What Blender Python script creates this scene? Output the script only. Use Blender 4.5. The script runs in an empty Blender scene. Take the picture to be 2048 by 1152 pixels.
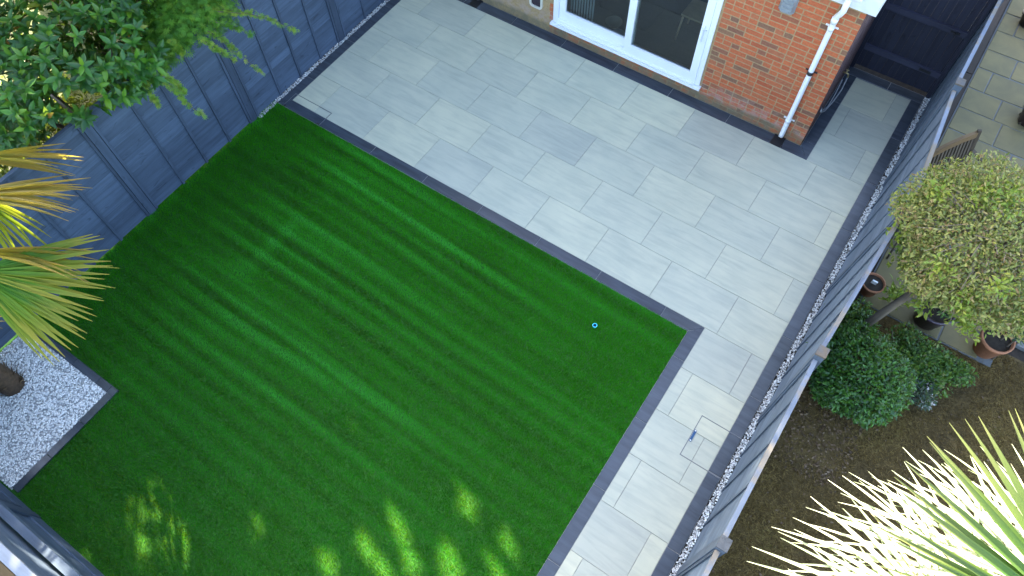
import bpy, math, random
import numpy as np
from mathutils import Matrix, Vector
random.seed(7)
rng = np.random.default_rng(7)
sc = bpy.context.scene
col = sc.collection
R_ = math.radians

# ------------------------------------------------------------------ camera
RW = np.array([[0.8282125, 0.5601669, -0.0166440], [0.4834265, -0.7291440, -0.4844046], [-0.2834833, 0.3931438, -0.8746857]])
CP = np.array([5.5442503, -4.2687995, 7.6849059]); FPX = 1438.67
def at(px, py, z):
    d = RW.T @ np.array([(px-1024)/FPX, (py-576)/FPX, 1.0])
    p = CP + d*(z-CP[2])/d[2]
    return np.array([p[0], p[1], z])
def to_px(P):
    c = (np.asarray(P, float)-CP) @ RW.T
    return np.stack([1024+FPX*c[..., 0]/c[..., 2], 576+FPX*c[..., 1]/c[..., 2]], -1)
cam = bpy.data.cameras.new('camera'); cam.lens = 36*FPX/2048; cam.sensor_width = 36; cam.clip_end = 600; cam.clip_start = 0.05
co = bpy.data.objects.new('camera', cam); col.objects.link(co)
m = Matrix.Identity(4)
for i in range(3):
    m[i][0] = RW[0, i]; m[i][1] = -RW[1, i]; m[i][2] = -RW[2, i]; m[i][3] = CP[i]
co.matrix_world = m
sc.camera = co

# ------------------------------------------------------------------ light
SUN_EL, SUN_AZ = R_(31), R_(152)             # azimuth measured from +X towards +Y
SUND = np.array([math.cos(SUN_AZ)*math.cos(SUN_EL), math.sin(SUN_AZ)*math.cos(SUN_EL), math.sin(SUN_EL)])
w = bpy.data.worlds.new('World'); sc.world = w; w.use_nodes = True
nt = w.node_tree
sky = nt.nodes.new('ShaderNodeTexSky'); sky.sky_type = 'NISHITA'; sky.sun_disc = False
sky.sun_elevation = SUN_EL; sky.sun_rotation = R_(90)-SUN_AZ
sky.air_density = 1.0; sky.dust_density = 2.8; sky.ozone_density = 0.6
bg = nt.nodes['Background']; bg.inputs['Strength'].default_value = 0.12
nt.links.new(sky.outputs[0], bg.inputs['Color'])
sl = bpy.data.lights.new('sun', 'SUN'); sl.energy = 5.0; sl.angle = R_(0.53); sl.color = (1.0, 0.86, 0.64)
so = bpy.data.objects.new('sun', sl); col.objects.link(so)
so.rotation_euler = Vector(SUND).to_track_quat('Z', 'Y').to_euler(); so.location = (-8, 6, 12)
sc.view_settings.view_transform = 'Standard'; sc.view_settings.look = 'None'
sc.view_settings.gamma = 1.0; sc.view_settings.exposure = 3.4; sc.view_settings.use_curve_mapping = False

# ------------------------------------------------------------------ helpers
MESH = {}
def link(name, data, parent=None, mat=None, loc=None):
    o = bpy.data.objects.new(name, data); col.objects.link(o)
    if parent is not None: o.parent = parent
    if loc is not None: o.location = loc
    if mat is not None and data is not None and len(data.materials) == 0: data.materials.append(mat)
    return o
def tag(o, label=None, cat=None, group=None, kind=None):
    if label: o['label'] = label
    if cat: o['category'] = cat
    if group: o['group'] = group
    if kind: o['kind'] = kind
    return o
def empty(name, loc, label, cat, group=None):
    o = link(name, None, None, None, loc); o.empty_display_size = 0.1
    return tag(o, label, cat, group)
class MB:
    """collects boxes, prisms, tubes; build() links them as one mesh"""
    def __init__(s): s.v = []; s.f = []; s.sm = []
    def add(s, v, f, smooth=False):
        b = len(s.v); s.v += [tuple(map(float, p)) for p in v]; s.f += [tuple(b+i for i in q) for q in f]; s.sm += [smooth]*len(f); return s
    def box(s, x0, x1, y0, y1, z0, z1):
        return s.add([(x0,y0,z0),(x1,y0,z0),(x1,y1,z0),(x0,y1,z0),(x0,y0,z1),(x1,y0,z1),(x1,y1,z1),(x0,y1,z1)],
                     [(0,3,2,1),(4,5,6,7),(0,1,5,4),(1,2,6,5),(2,3,7,6),(3,0,4,7)])
    def hexa(s, p): return s.add(p, [(0,3,2,1),(4,5,6,7),(0,1,5,4),(1,2,6,5),(2,3,7,6),(3,0,4,7)])
    def slab(s, poly, z0, z1, bev=0.002):
        """polygon (ccw) extruded with a small top bevel"""
        P = np.array(poly, float); n = len(P); c = P.mean(0)
        d = P-c; Q = P-np.sign(d)*bev
        v = [(*p, z0) for p in P]+[(*p, z1-bev) for p in P]+[(*p, z1) for p in Q]
        f = [tuple(range(2*n, 3*n))]
        for i in range(n):
            j = (i+1) % n
            f += [(i, j, n+j, n+i), (n+i, n+j, 2*n+j, 2*n+i)]
        return s.add(v, f)
    def tube(s, pts, rad, n=10, caps=True, smooth=True):
        pts = [np.array(p, float) for p in pts]; k = len(pts)
        rad = rad if hasattr(rad, '__len__') else [rad]*k
        t = [pts[min(i+1, k-1)]-pts[max(i-1, 0)] for i in range(k)]
        t = [a/np.linalg.norm(a) for a in t]
        u = np.cross(t[0], (0, 0, 1.0));
        if np.linalg.norm(u) < 1e-3: u = np.cross(t[0], (0, 1.0, 0))
        u /= np.linalg.norm(u); v = []
        for i in range(k):
            u = u-t[i]*np.dot(u, t[i]); u /= np.linalg.norm(u); q = np.cross(t[i], u)
            for a in range(n):
                an = 2*math.pi*a/n; v.append(pts[i]+rad[i]*(u*math.cos(an)+q*math.sin(an)))
        f = [(i*n+a, i*n+(a+1) % n, (i+1)*n+(a+1) % n, (i+1)*n+a) for i in range(k-1) for a in range(n)]
        s.add(v, f, smooth)
        if caps:
            b = len(s.v)-len(v)
            s.f.append(tuple(b+a for a in range(n-1, -1, -1))); s.f.append(tuple(b+(k-1)*n+a for a in range(n))); s.sm += [False, False]
        return s
    def lathe(s, prof, c=(0, 0, 0), n=24, smooth=True):
        v = []; k = len(prof)
        for r, z in prof:
            for a in range(n): v.append((c[0]+r*math.cos(2*math.pi*a/n), c[1]+r*math.sin(2*math.pi*a/n), c[2]+z))
        return s.add(v, [(i*n+a, i*n+(a+1) % n, (i+1)*n+(a+1) % n, (i+1)*n+a) for i in range(k-1) for a in range(n)], smooth)
    def mesh(s, name):
        me = bpy.data.meshes.new(name); me.from_pydata(s.v, [], s.f)
        me.polygons.foreach_set('use_smooth', s.sm); me.update(); return me
    def build(s, name, mat, parent=None, loc=None):
        return link(name, s.mesh(name), parent, mat, loc)
def npmesh(name, V, F, tint=None, smooth=False):
    """V (n,3), F (m,k) constant k"""
    me = bpy.data.meshes.new(name); k = F.shape[1]
    me.vertices.add(len(V)); me.vertices.foreach_set('co', V.astype(np.float32).ravel())
    me.loops.add(F.size); me.loops.foreach_set('vertex_index', F.astype(np.int32).ravel())
    me.polygons.add(len(F)); me.polygons.foreach_set('loop_start', (np.arange(len(F))*k).astype(np.int32))
    me.polygons.foreach_set('loop_total', np.full(len(F), k, np.int32))
    if smooth: me.polygons.foreach_set('use_smooth', np.ones(len(F), bool))
    if tint is not None:
        a = me.attributes.new('tint', 'FLOAT', 'POINT'); a.data.foreach_set('value', tint.astype(np.float32))
    me.update(calc_edges=True); me.validate()
    return me
def scatter(name, T, M, P, mat, parent=None, smooth=False, tint=None):
    """template (verts, faces) copied with 3x3 matrices M and positions P into one mesh"""
    tv, tf = T; N = len(P)
    V = (np.einsum('nij,kj->nki', M, tv)+P[:, None, :]).reshape(-1, 3)
    F = (tf[None]+(np.arange(N)*len(tv))[:, None, None]).reshape(-1, tf.shape[1])
    if tint is None: tint = rng.random(N)
    return link(name, npmesh(name, V, F, np.repeat(tint, len(tv)), smooth), parent, mat)
def unit(a): return a/np.maximum(np.linalg.norm(a, axis=-1, keepdims=True), 1e-9)
def frames(d, n, s):
    """columns: side, along d, normal; scale s (N,) or (N,3)"""
    d = unit(d); sd = unit(np.cross(d, n)); nn = np.cross(sd, d)
    M = np.stack([sd, d, nn], -1); s = np.asarray(s)
    return M*(s[:, None, None] if s.ndim == 1 else s[:, None, :])
def rdir(n): return unit(rng.normal(size=(n, 3)))
def vnoise(x, y, seed=0):
    xi = np.floor(x).astype(int); yi = np.floor(y).astype(int); fx = x-xi; fy = y-yi
    fx = fx*fx*(3-2*fx); fy = fy*fy*(3-2*fy)
    def h(a, b):
        n = (a*374761393+b*668265263+seed*974711) & 0x7fffffff; n = ((n ^ (n >> 13))*1274126177) & 0x7fffffff
        return ((n ^ (n >> 16)) & 0xffff)/65535.0
    return (h(xi, yi)*(1-fx)+h(xi+1, yi)*fx)*(1-fy)+(h(xi, yi+1)*(1-fx)+h(xi+1, yi+1)*fx)*fy

# ------------------------------------------------------------------ materials
def newmat(name):
    mt = bpy.data.materials.new(name); mt.use_nodes = True
    return mt, mt.node_tree, mt.node_tree.nodes['Principled BSDF']
def N(t, kind, **kw):
    n = t.nodes.new('ShaderNode'+kind)
    for k, v in kw.items(): setattr(n, k, v)
    return n
def ramp(t, stops, fac=None):
    r = N(t, 'ValToRGB'); e = r.color_ramp.elements
    while len(e) < len(stops): e.new(0.5)
    for q, (p, c) in zip(e, stops): q.position = p; q.color = (*c, 1)
    if fac is not None: t.links.new(fac, r.inputs['Fac'])
    return r
def mixc(t, a, b, fac, blend='MIX'):
    mx = N(t, 'Mix', data_type='RGBA', blend_type=blend)
    for s, v in ((0, fac), (6, a), (7, b)):
        if hasattr(v, 'links') or hasattr(v, 'is_linked'): t.links.new(v, mx.inputs[s])
        else: mx.inputs[s].default_value = v if s == 0 else (*v, 1)
    return mx.outputs[2]
def coords(t, scale=(1, 1, 1), rnd=True, src='Object', off=37.0):
    tc = N(t, 'TexCoord'); mp = N(t, 'Mapping'); mp.inputs['Scale'].default_value = scale
    if rnd:
        oi = N(t, 'ObjectInfo'); mu = N(t, 'Math', operation='MULTIPLY'); mu.inputs[1].default_value = off
        t.links.new(oi.outputs['Random'], mu.inputs[0]); t.links.new(mu.outputs[0], mp.inputs['Location'])
    if src == 'World':
        g = N(t, 'NewGeometry'); t.links.new(g.outputs['Position'], mp.inputs['Vector'])
    else: t.links.new(tc.outputs[src], mp.inputs['Vector'])
    return mp.outputs[0]
def noise(t, vec, scale, detail=4, rough=0.6, dist=0.0):
    n = N(t, 'TexNoise'); n.inputs['Scale'].default_value = scale; n.inputs['Detail'].default_value = detail
    n.inputs['Roughness'].default_value = rough; n.inputs['Distortion'].default_value = dist
    t.links.new(vec, n.inputs['Vector']); return n.outputs['Fac']
def bump(t, bs, h, strength=0.3, dist=0.01):
    b = N(t, 'Bump'); b.inputs['Strength'].default_value = strength; b.inputs['Distance'].default_value = dist
    t.links.new(h, b.inputs['Height']); t.links.new(b.outputs[0], bs.inputs['Normal'])
def plain(name, c, rough=0.5, var=0.12, scale=6.0, metal=0.0, rnd=True, bumpy=0.0, stretch=(1, 1, 1)):
    mt, t, b = newmat(name); v = coords(t, stretch, rnd)
    n = noise(t, v, scale, 5)
    c = np.array(c); r = ramp(t, [(0.25, tuple(c*(1-var))), (0.75, tuple(np.minimum(c*(1+var), 1)))], n)
    t.links.new(r.outputs[0], b.inputs['Base Color']); b.inputs['Roughness'].default_value = rough; b.inputs['Metallic'].default_value = metal
    if bumpy: bump(t, b, noise(t, v, scale*6, 5), bumpy, 0.004)
    return mt
def leafmat(name, stops, trans=0.35, rough=0.45, tcol=(0.35, 0.5, 0.05), spec=0.5, tip=None, objr=True):
    mt, t, b = newmat(name)
    a = N(t, 'Attribute', attribute_name='tint'); oi = N(t, 'ObjectInfo')
    ad = N(t, 'Math', operation='ADD'); t.links.new(a.outputs['Fac'], ad.inputs[0]); t.links.new(oi.outputs['Random'], ad.inputs[1])
    fr = N(t, 'Math', operation='FRACT'); t.links.new(ad.outputs[0], fr.inputs[0])
    r = ramp(t, stops, fr.outputs[0] if objr else a.outputs['Fac']); base = r.outputs[0]
    if tip is not None:
        tc = N(t, 'TexCoord'); sx = N(t, 'SeparateXYZ'); t.links.new(tc.outputs['Object'], sx.inputs[0])
        nz = noise(t, coords(t, (3, 3, 3)), 1.5, 3); ma = N(t, 'Math', operation='MULTIPLY_ADD'); ma.inputs[1].default_value = 0.5
        t.links.new(nz, ma.inputs[0]); t.links.new(sx.outputs[1], ma.inputs[2])
        rr = ramp(t, [(0.45, (0, 0, 0)), (0.95, (0.75,)*3), (1.0, (1, 1, 1))], None); sb = N(t, 'Math', operation='SUBTRACT'); sb.inputs[1].default_value = 0.2
        t.links.new(ma.outputs[0], sb.inputs[0]); t.links.new(sb.outputs[0], rr.inputs['Fac'])
        base = mixc(t, base, tip, rr.outputs[0])
    t.links.new(base, b.inputs['Base Color']); b.inputs['Roughness'].default_value = rough
    b.inputs['Specular IOR Level'].default_value = spec
    tr = N(t, 'BsdfTranslucent'); c2 = mixc(t, base, tcol, 0.6); t.links.new(c2, tr.inputs['Color'])
    ms = N(t, 'MixShader'); ms.inputs[0].default_value = trans
    t.links.new(b.outputs[0], ms.inputs[1]); t.links.new(tr.outputs[0], ms.inputs[2])
    t.links.new(ms.outputs[0], t.nodes['Material Output'].inputs['Surface'])
    return mt

# porcelain slab: pale grey with faint darker drifts along its length
def slabmat(name, base, dark, lo, hi, rough, streak=(1.2, 9, 1)):
    mt, t, b = newmat(name)
    v = coords(t, streak); n1 = noise(t, v, 1.6, 6, 0.62, 0.6)
    v2 = coords(t, (2.5, 2.5, 1)); n2 = noise(t, v2, 1.3, 4, 0.5)
    r = ramp(t, [(lo, dark), (hi, base)], n1)
    oi = N(t, 'ObjectInfo'); rv = ramp(t, [(0, (0.88, 0.89, 0.93)), (0.35, (0.93, 0.945, 0.965)), (0.7, (1.0, 1.0, 0.99)), (1, (1.08, 1.06, 1.01))], oi.outputs['Random'])
    c = mixc(t, r.outputs[0], rv.outputs[0], 1.0, 'MULTIPLY')
    r2 = ramp(t, [(0.3, (0.93, 0.94, 0.95)), (0.7, (1.04, 1.03, 1.02))], n2)
    c = mixc(t, c, r2.outputs[0], 1.0, 'MULTIPLY')
    n3 = noise(t, coords(t, (1, 1, 1), False, 'World'), 1.1, 5, 0.6); r3 = ramp(t, [(0.42, (0.94, 0.95, 0.96)), (0.6, (1.0, 1.0, 1.0))], n3)
    c = mixc(t, c, r3.outputs[0], 1.0, 'MULTIPLY')
    t.links.new(c, b.inputs['Base Color']); b.inputs['Roughness'].default_value = rough
    bump(t, b, noise(t, coords(t), 60, 4), 0.12, 0.002)
    return mt
M_slab = slabmat('pale grey porcelain', (0.475, 0.48, 0.365), (0.385, 0.395, 0.315), 0.28, 0.56, 0.42)
M_dark = slabmat('dark slate porcelain', (0.062, 0.074, 0.092), (0.036, 0.043, 0.054), 0.3, 0.65, 0.22)
M_grout = plain('grey grout', (0.22, 0.225, 0.22), 0.9, 0.2, 30)
M_lgrout = plain('pale joint mortar', (0.30, 0.29, 0.28), 0.9, 0.15, 30)
M_white = plain('white upvc', (0.80, 0.81, 0.81), 0.28, 0.03, 4)
M_whited = plain('grimy white upvc', (0.70, 0.71, 0.70), 0.4, 0.12, 7)
M_black = plain('black plastic', (0.012, 0.012, 0.014), 0.45, 0.2)
M_lamp = plain('grey cast metal', (0.30, 0.32, 0.33), 0.45, 0.25, 14, 0.3)
M_brass = plain('brass', (0.5, 0.4, 0.2), 0.35, 0.1, 8, 0.9)
M_steel = plain('steel', (0.35, 0.36, 0.37), 0.35, 0.1, 8, 0.9)
M_hose = plain('grey hose rubber', (0.25, 0.26, 0.27), 0.5, 0.1)
M_terra = plain('terracotta', (0.36, 0.15, 0.075), 0.8, 0.25, 9, bumpy=0.2)
M_pot = plain('dark plum glaze', (0.06, 0.04, 0.055), 0.3, 0.3, 6)
M_soil = plain('soil', (0.035, 0.026, 0.018), 0.95, 0.5, 18, rnd=False, bumpy=0.8)
M_bark = plain('bark', (0.11, 0.085, 0.06), 0.9, 0.45, 14, bumpy=0.7, stretch=(1, 1, 0.3))
M_twig = plain('pale dead twig', (0.20, 0.15, 0.11), 0.85, 0.3, 20)
M_cyan = plain('bright blue plastic', (0.08, 0.68, 0.85), 0.3, 0.05)
M_navy = plain('blue plastic inside', (0.005, 0.06, 0.16), 0.3, 0.05)
M_tilered = plain('brown roof tile', (0.12, 0.065, 0.045), 0.8, 0.3, 12)
M_felt = plain('grey roofing felt', (0.16, 0.16, 0.165), 0.85, 0.2, 8, rnd=False, bumpy=0.3)
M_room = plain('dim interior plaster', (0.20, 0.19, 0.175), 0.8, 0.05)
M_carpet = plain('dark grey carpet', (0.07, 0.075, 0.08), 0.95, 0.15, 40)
M_blind = plain('grey blind fabric', (0.30, 0.32, 0.32), 0.7, 0.05)
M_wood = plain('light chair wood', (0.40, 0.28, 0.16), 0.5, 0.2, 10)

def woodmat(name, c, rough=0.75, grain=(1.5, 1.5, 1.5), long=1, var=0.25, tan=None):
    """painted, rough sawn timber; grain runs along axis 'long'"""
    mt, t, b = newmat(name); s = [22.0]*3; s[long] = 1.1
    v = coords(t, s); n1 = noise(t, v, 1.0, 6, 0.65, 0.4)
    n2 = noise(t, coords(t, (1, 1, 1)), 2.2, 4, 0.6)
    s2 = [9.0]*3; s2[long] = 3.5
    n3 = noise(t, coords(t, s2, off=91.0), 1.0, 3, 0.5, 1.5)
    c = np.array(c)
    r = ramp(t, [(0.25, tuple(c*(1-var*1.4))), (0.5, tuple(c)), (0.78, tuple(c*(1+var)))], n1)
    oi = N(t, 'ObjectInfo'); rv = ramp(t, [(0, (0.84,)*3), (1, (1.14,)*3)], oi.outputs['Random'])
    q = mixc(t, r.outputs[0], rv.outputs[0], 1.0, 'MULTIPLY')
    r2 = ramp(t, [(0.3, (0.86,)*3), (0.7, (1.12,)*3)], n2); q = mixc(t, q, r2.outputs[0], 1.0, 'MULTIPLY')
    r3 = ramp(t, [(0.63, (1,)*3), (0.72, (0.62,)*3)], n3); q = mixc(t, q, r3.outputs[0], 1.0, 'MULTIPLY')
    if tan is not None:
        r4 = ramp(t, [(0.50, (0, 0, 0)), (0.58, (1, 1, 1))], n2); q = mixc(t, q, tan, r4.outputs[0])
    t.links.new(q, b.inputs['Base Color']); b.inputs['Roughness'].default_value = rough; b.inputs['Specular IOR Level'].default_value = 0.3
    bump(t, b, n1, 0.5, 0.004)
    return mt
M_fenceY = woodmat('slate blue fence paint along y', (0.062, 0.090, 0.135), long=1)
M_fenceX = woodmat('slate blue fence paint along x', (0.062, 0.090, 0.135), long=0)
M_fenceZ = woodmat('slate blue fence paint upright', (0.052, 0.074, 0.112), long=2)
M_fenceYr = woodmat('sky-lit slate blue fence paint', (0.115, 0.15, 0.195), long=1, var=0.15)  # lighter copies of the fence paint, sky light put into the colour
M_fenceZr = woodmat('sky-lit slate blue batten paint', (0.085, 0.11, 0.145), long=2)
M_cap = woodmat('worn fence capping', (0.15, 0.175, 0.215), long=1, tan=(0.20, 0.175, 0.14))
M_capX = woodmat('worn fence capping across', (0.20, 0.22, 0.25), long=0, tan=(0.26, 0.22, 0.17))
M_post = woodmat('weathered post top', (0.09, 0.095, 0.10), long=2, tan=(0.13, 0.10, 0.07))
M_gate = woodmat('navy gate paint', (0.028, 0.030, 0.048), rough=0.55, long=2, var=0.2)
M_gateX = woodmat('navy gate rail paint', (0.045, 0.047, 0.075), rough=0.55, long=0, var=0.2)
M_teak = woodmat('weathered teak', (0.075, 0.056, 0.038), long=2)
M_teakl = woodmat('oiled teak', (0.13, 0.078, 0.034), long=1)
M_sleeper = woodmat('dark creosoted timber', (0.035, 0.024, 0.018), long=1)
M_deck = woodmat('tan deck timber', (0.15, 0.09, 0.034), long=0)

def brickmat():
    mt, t, b = newmat('red stock brick'); oi = N(t, 'ObjectInfo'); a = N(t, 'Attribute', attribute_name='tint')
    ad = N(t, 'Math', operation='ADD'); t.links.new(a.outputs['Fac'], ad.inputs[0]); t.links.new(oi.outputs['Random'], ad.inputs[1])
    fr = N(t, 'Math', operation='FRACT'); t.links.new(ad.outputs[0], fr.inputs[0])
    r = ramp(t, [(0.0, (0.40, 0.092, 0.036)), (0.25, (0.51, 0.13, 0.047)), (0.5, (0.45, 0.112, 0.042)), (0.68, (0.47, 0.14, 0.057)), (0.80, (0.33, 0.105, 0.05)), (0.9, (0.20, 0.092, 0.055)), (1.0, (0.26, 0.125, 0.065))], fr.outputs[0])
    n = noise(t, coords(t, (1, 1, 1), False, 'World'), 45, 5, 0.7)
    r2 = ramp(t, [(0.3, (0.78,)*3), (0.7, (1.15,)*3)], n); q = mixc(t, r.outputs[0], r2.outputs[0], 1.0, 'MULTIPLY')
    q = stain(t, q)
    t.links.new(q, b.inputs['Base Color']); b.inputs['Roughness'].default_value = 0.88
    bump(t, b, n, 0.5, 0.004)
    return mt
def stain(t, q):
    """salt bloom and algae creeping up the foot of the wall, with a ragged edge"""
    g = N(t, 'NewGeometry'); sx = N(t, 'SeparateXYZ'); t.links.new(g.outputs['Position'], sx.inputs[0])
    wv = coords(t, (1, 1, 1), False, 'World')
    def band(h, soft, sc_, amp):
        n = noise(t, wv, sc_, 4, 0.6); m1 = N(t, 'Math', operation='MULTIPLY_ADD'); m1.inputs[1].default_value = -amp; t.links.new(n, m1.inputs[0]); t.links.new(sx.outputs[2], m1.inputs[2])
        mr = N(t, 'MapRange'); mr.inputs[1].default_value = h-amp/2-soft; mr.inputs[2].default_value = h-amp/2+soft; mr.inputs[3].default_value = 1; mr.inputs[4].default_value = 0
        t.links.new(m1.outputs[0], mr.inputs[0]); return mr.outputs[0]
    n5 = noise(t, wv, 9, 4, 0.7); m5 = ramp(t, [(0.42, (0,)*3), (0.62, (0.55,)*3)], n5)
    f = N(t, 'Math', operation='MULTIPLY'); t.links.new(band(0.34, 0.10, 2.2, 0.5), f.inputs[0]); t.links.new(m5.outputs[0], f.inputs[1])
    q = mixc(t, q, (0.40, 0.30, 0.26), f.outputs[0])
    m6 = ramp(t, [(0.35, (0.35,)*3), (0.6, (0.85,)*3)], n5)
    f2 = N(t, 'Math', operation='MULTIPLY'); t.links.new(band(0.13, 0.035, 3.5, 0.16), f2.inputs[0]); t.links.new(m6.outputs[0], f2.inputs[1])
    return mixc(t, q, (0.16, 0.135, 0.07), f2.outputs[0])
M_brick = brickmat()
def mortarmat():
    mt, t, b = newmat('sandy mortar'); n = noise(t, coords(t, (1, 1, 1), False, 'World'), 30, 5)
    r = ramp(t, [(0.3, (0.30, 0.20, 0.095)), (0.7, (0.42, 0.30, 0.15))], n)
    t.links.new(stain(t, r.outputs[0]), b.inputs['Base Color']); b.inputs['Roughness'].default_value = 0.95; bump(t, b, n, 0.4, 0.004); return mt
M_mortar = mortarmat()
def glassmat():
    mt, t, b = newmat('window glass')
    gl = N(t, 'BsdfGlossy'); gl.inputs['Roughness'].default_value = 0.01; gl.inputs['Color'].default_value = (1, 1, 1, 1)
    tr = N(t, 'BsdfTransparent'); tr.inputs['Color'].default_value = (0.62, 0.74, 0.76, 1)
    fs = N(t, 'Fresnel'); fs.inputs['IOR'].default_value = 1.5
    mu = N(t, 'Math', operation='MULTIPLY'); mu.inputs[1].default_value = 1.6; t.links.new(fs.outputs[0], mu.inputs[0])
    ms = N(t, 'MixShader'); t.links.new(mu.outputs[0], ms.inputs[0]); t.links.new(tr.outputs[0], ms.inputs[1]); t.links.new(gl.outputs[0], ms.inputs[2])
    t.links.new(ms.outputs[0], t.nodes['Material Output'].inputs['Surface']); return mt
M_glass = glassmat()

# foliage materials
M_laurel = leafmat('laurel leaf', [(0, (0.012, 0.058, 0.012)), (0.35, (0.02, 0.088, 0.014)), (0.7, (0.035, 0.13, 0.015)), (0.88, (0.065, 0.19, 0.015)), (0.985, (0.12, 0.23, 0.015)), (1, (0.26, 0.10, 0.02))], 0.22, 0.34, spec=0.36)
M_acer = leafmat('acer leaf', [(0, (0.035, 0.14, 0.010)), (0.5, (0.075, 0.24, 0.014)), (0.8, (0.12, 0.32, 0.02)), (1, (0.22, 0.36, 0.03))], 0.4, 0.55)
M_acerd = leafmat('young acer leaf', [(0, (0.09, 0.26, 0.02)), (0.6, (0.20, 0.36, 0.03)), (1, (0.36, 0.40, 0.04))], 0.4, 0.55)
M_palm = leafmat('palm leaflet', [(0, (0.035, 0.13, 0.014)), (0.5, (0.07, 0.19, 0.018)), (0.8, (0.14, 0.23, 0.02)), (1, (0.27, 0.25, 0.03))], 0.4, 0.5, (0.40, 0.52, 0.02), 0.2, (0.32, 0.25, 0.04))
M_palmn = leafmat('green palm leaflet', [(0, (0.022, 0.075, 0.010)), (0.5, (0.04, 0.11, 0.014)), (0.85, (0.065, 0.14, 0.02)), (1, (0.10, 0.15, 0.03))], 0.3, 0.5, (0.22, 0.36, 0.03), 0.3, (0.16, 0.17, 0.06))
M_palmw = leafmat('sun-glare palm leaflet', [(0, (0.15, 0.20, 0.12)), (0.5, (0.25, 0.29, 0.20)), (0.85, (0.35, 0.37, 0.28)), (1, (0.30, 0.27, 0.15))], 0.3, 0.35, (0.5, 0.6, 0.12))  # paler copy: blown-out sunlight put into the leaf colour
M_palmy = leafmat('backlit yellow palm leaflet', [(0, (0.09, 0.14, 0.03)), (0.4, (0.20, 0.20, 0.04)), (0.75, (0.32, 0.25, 0.05)), (1, (0.42, 0.27, 0.08))], 0.45, 0.45, (0.6, 0.48, 0.04), 0.4, (0.36, 0.24, 0.08))  # yellow backlight put into the leaf colour, on top of yellowing tips
M_top = leafmat('mottled privet leaf', [(0, (0.09, 0.12, 0.025)), (0.3, (0.17, 0.20, 0.04)), (0.5, (0.26, 0.26, 0.055)), (0.74, (0.32, 0.30, 0.09)), (0.87, (0.25, 0.16, 0.06)), (1, (0.15, 0.09, 0.035))], 0.25, 0.5)
M_topy = leafmat('lime privet shoot', [(0, (0.12, 0.21, 0.02)), (0.6, (0.22, 0.28, 0.03)), (1, (0.33, 0.33, 0.05))], 0.3, 0.5)
M_bush = leafmat('glossy evergreen leaf', [(0, (0.012, 0.05, 0.008)), (0.5, (0.026, 0.10, 0.012)), (0.85, (0.05, 0.16, 0.016)), (1, (0.08, 0.20, 0.02))], 0.2, 0.35)
M_low = leafmat('small mid green leaf', [(0, (0.022, 0.065, 0.010)), (0.5, (0.045, 0.12, 0.014)), (0.85, (0.08, 0.18, 0.02)), (1, (0.17, 0.17, 0.04))], 0.25, 0.5)
M_grey = leafmat('grey green leaf with pale flowers', [(0, (0.03, 0.06, 0.045)), (0.6, (0.05, 0.085, 0.06)), (0.9, (0.10, 0.12, 0.09)), (0.93, (0.45, 0.42, 0.40)), (1, (0.5, 0.45, 0.45))], 0.2, 0.5)
M_potl = leafmat('blue green pot leaf', [(0, (0.015, 0.05, 0.03)), (0.6, (0.03, 0.085, 0.05)), (1, (0.07, 0.13, 0.07))], 0.2, 0.45)
M_hedge = leafmat('sunlit hedge leaf', [(0, (0.03, 0.055, 0.006)), (0.6, (0.075, 0.095, 0.008)), (1, (0.14, 0.13, 0.012))], 0.4, 0.5)
M_oak = leafmat('broad tree leaf', [(0, (0.03, 0.08, 0.015)), (1, (0.07, 0.13, 0.02))], 0.3, 0.5)
M_turf = leafmat('artificial turf blade', [(0, (0.009, 0.085, 0.002)), (0.4, (0.025, 0.25, 0.003)), (0.75, (0.050, 0.40, 0.030)), (1, (0.10, 0.56, 0.11))], 0.25, 0.7, (0.30, 0.46, 0.0), 0.08, objr=False)
M_turfbase = plain('turf backing', (0.014, 0.09, 0.004), 0.95, 0.3, 30, rnd=False)
M_dry = leafmat('dry grass blade', [(0, (0.045, 0.029, 0.008)), (0.4, (0.135, 0.086, 0.020)), (0.75, (0.26, 0.175, 0.050)), (0.93, (0.12, 0.115, 0.018)), (1, (0.40, 0.29, 0.15))], 0.15, 0.8, (0.2, 0.16, 0.05), objr=False)
M_drybase = plain('dry lawn soil', (0.095, 0.062, 0.018), 0.95, 0.45, 5, rnd=False, bumpy=0.6)
def stonemat(name, stops):
    mt, t, b = newmat(name); a = N(t, 'Attribute', attribute_name='tint'); r = ramp(t, stops, a.outputs['Fac'])
    n = noise(t, coords(t, (1, 1, 1), False, 'World'), 90, 3); r2 = ramp(t, [(0.3, (0.8,)*3), (0.7, (1.1,)*3)], n)
    t.links.new(mixc(t, r.outputs[0], r2.outputs[0], 1.0, 'MULTIPLY'), b.inputs['Base Color']); b.inputs['Roughness'].default_value = 0.6; return mt
M_stone = stonemat('grey and white gravel', [(0, (0.13, 0.14, 0.14)), (0.25, (0.30, 0.31, 0.31)), (0.55, (0.55, 0.56, 0.55)), (1, (0.85, 0.86, 0.84))])
M_wstone = stonemat('pale chippings', [(0, (0.42, 0.43, 0.43)), (0.2, (0.64, 0.65, 0.64)), (0.7, (0.82, 0.83, 0.80)), (1, (0.92, 0.92, 0.90))])
M_sand = slabmat('riven sandstone', (0.185, 0.148, 0.062), (0.125, 0.106, 0.05), 0.3, 0.65, 0.8, (2, 2, 1))
M_joint = plain('blue grey cement', (0.12, 0.125, 0.125), 0.9, 0.2, 12)

# ------------------------------------------------------------------ the setting
XL, XR, YB, YH, XC, YG = -1.52, 6.27, -5.82, 3.2, 5.08, 5.0
J = 0.0021
tag(MB().add([(-150,-150,-0.06),(150,-150,-0.06),(150,150,-0.06),(-150,150,-0.06)], [(0,1,2,3)]).build('ground', M_soil), kind='structure')

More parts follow.
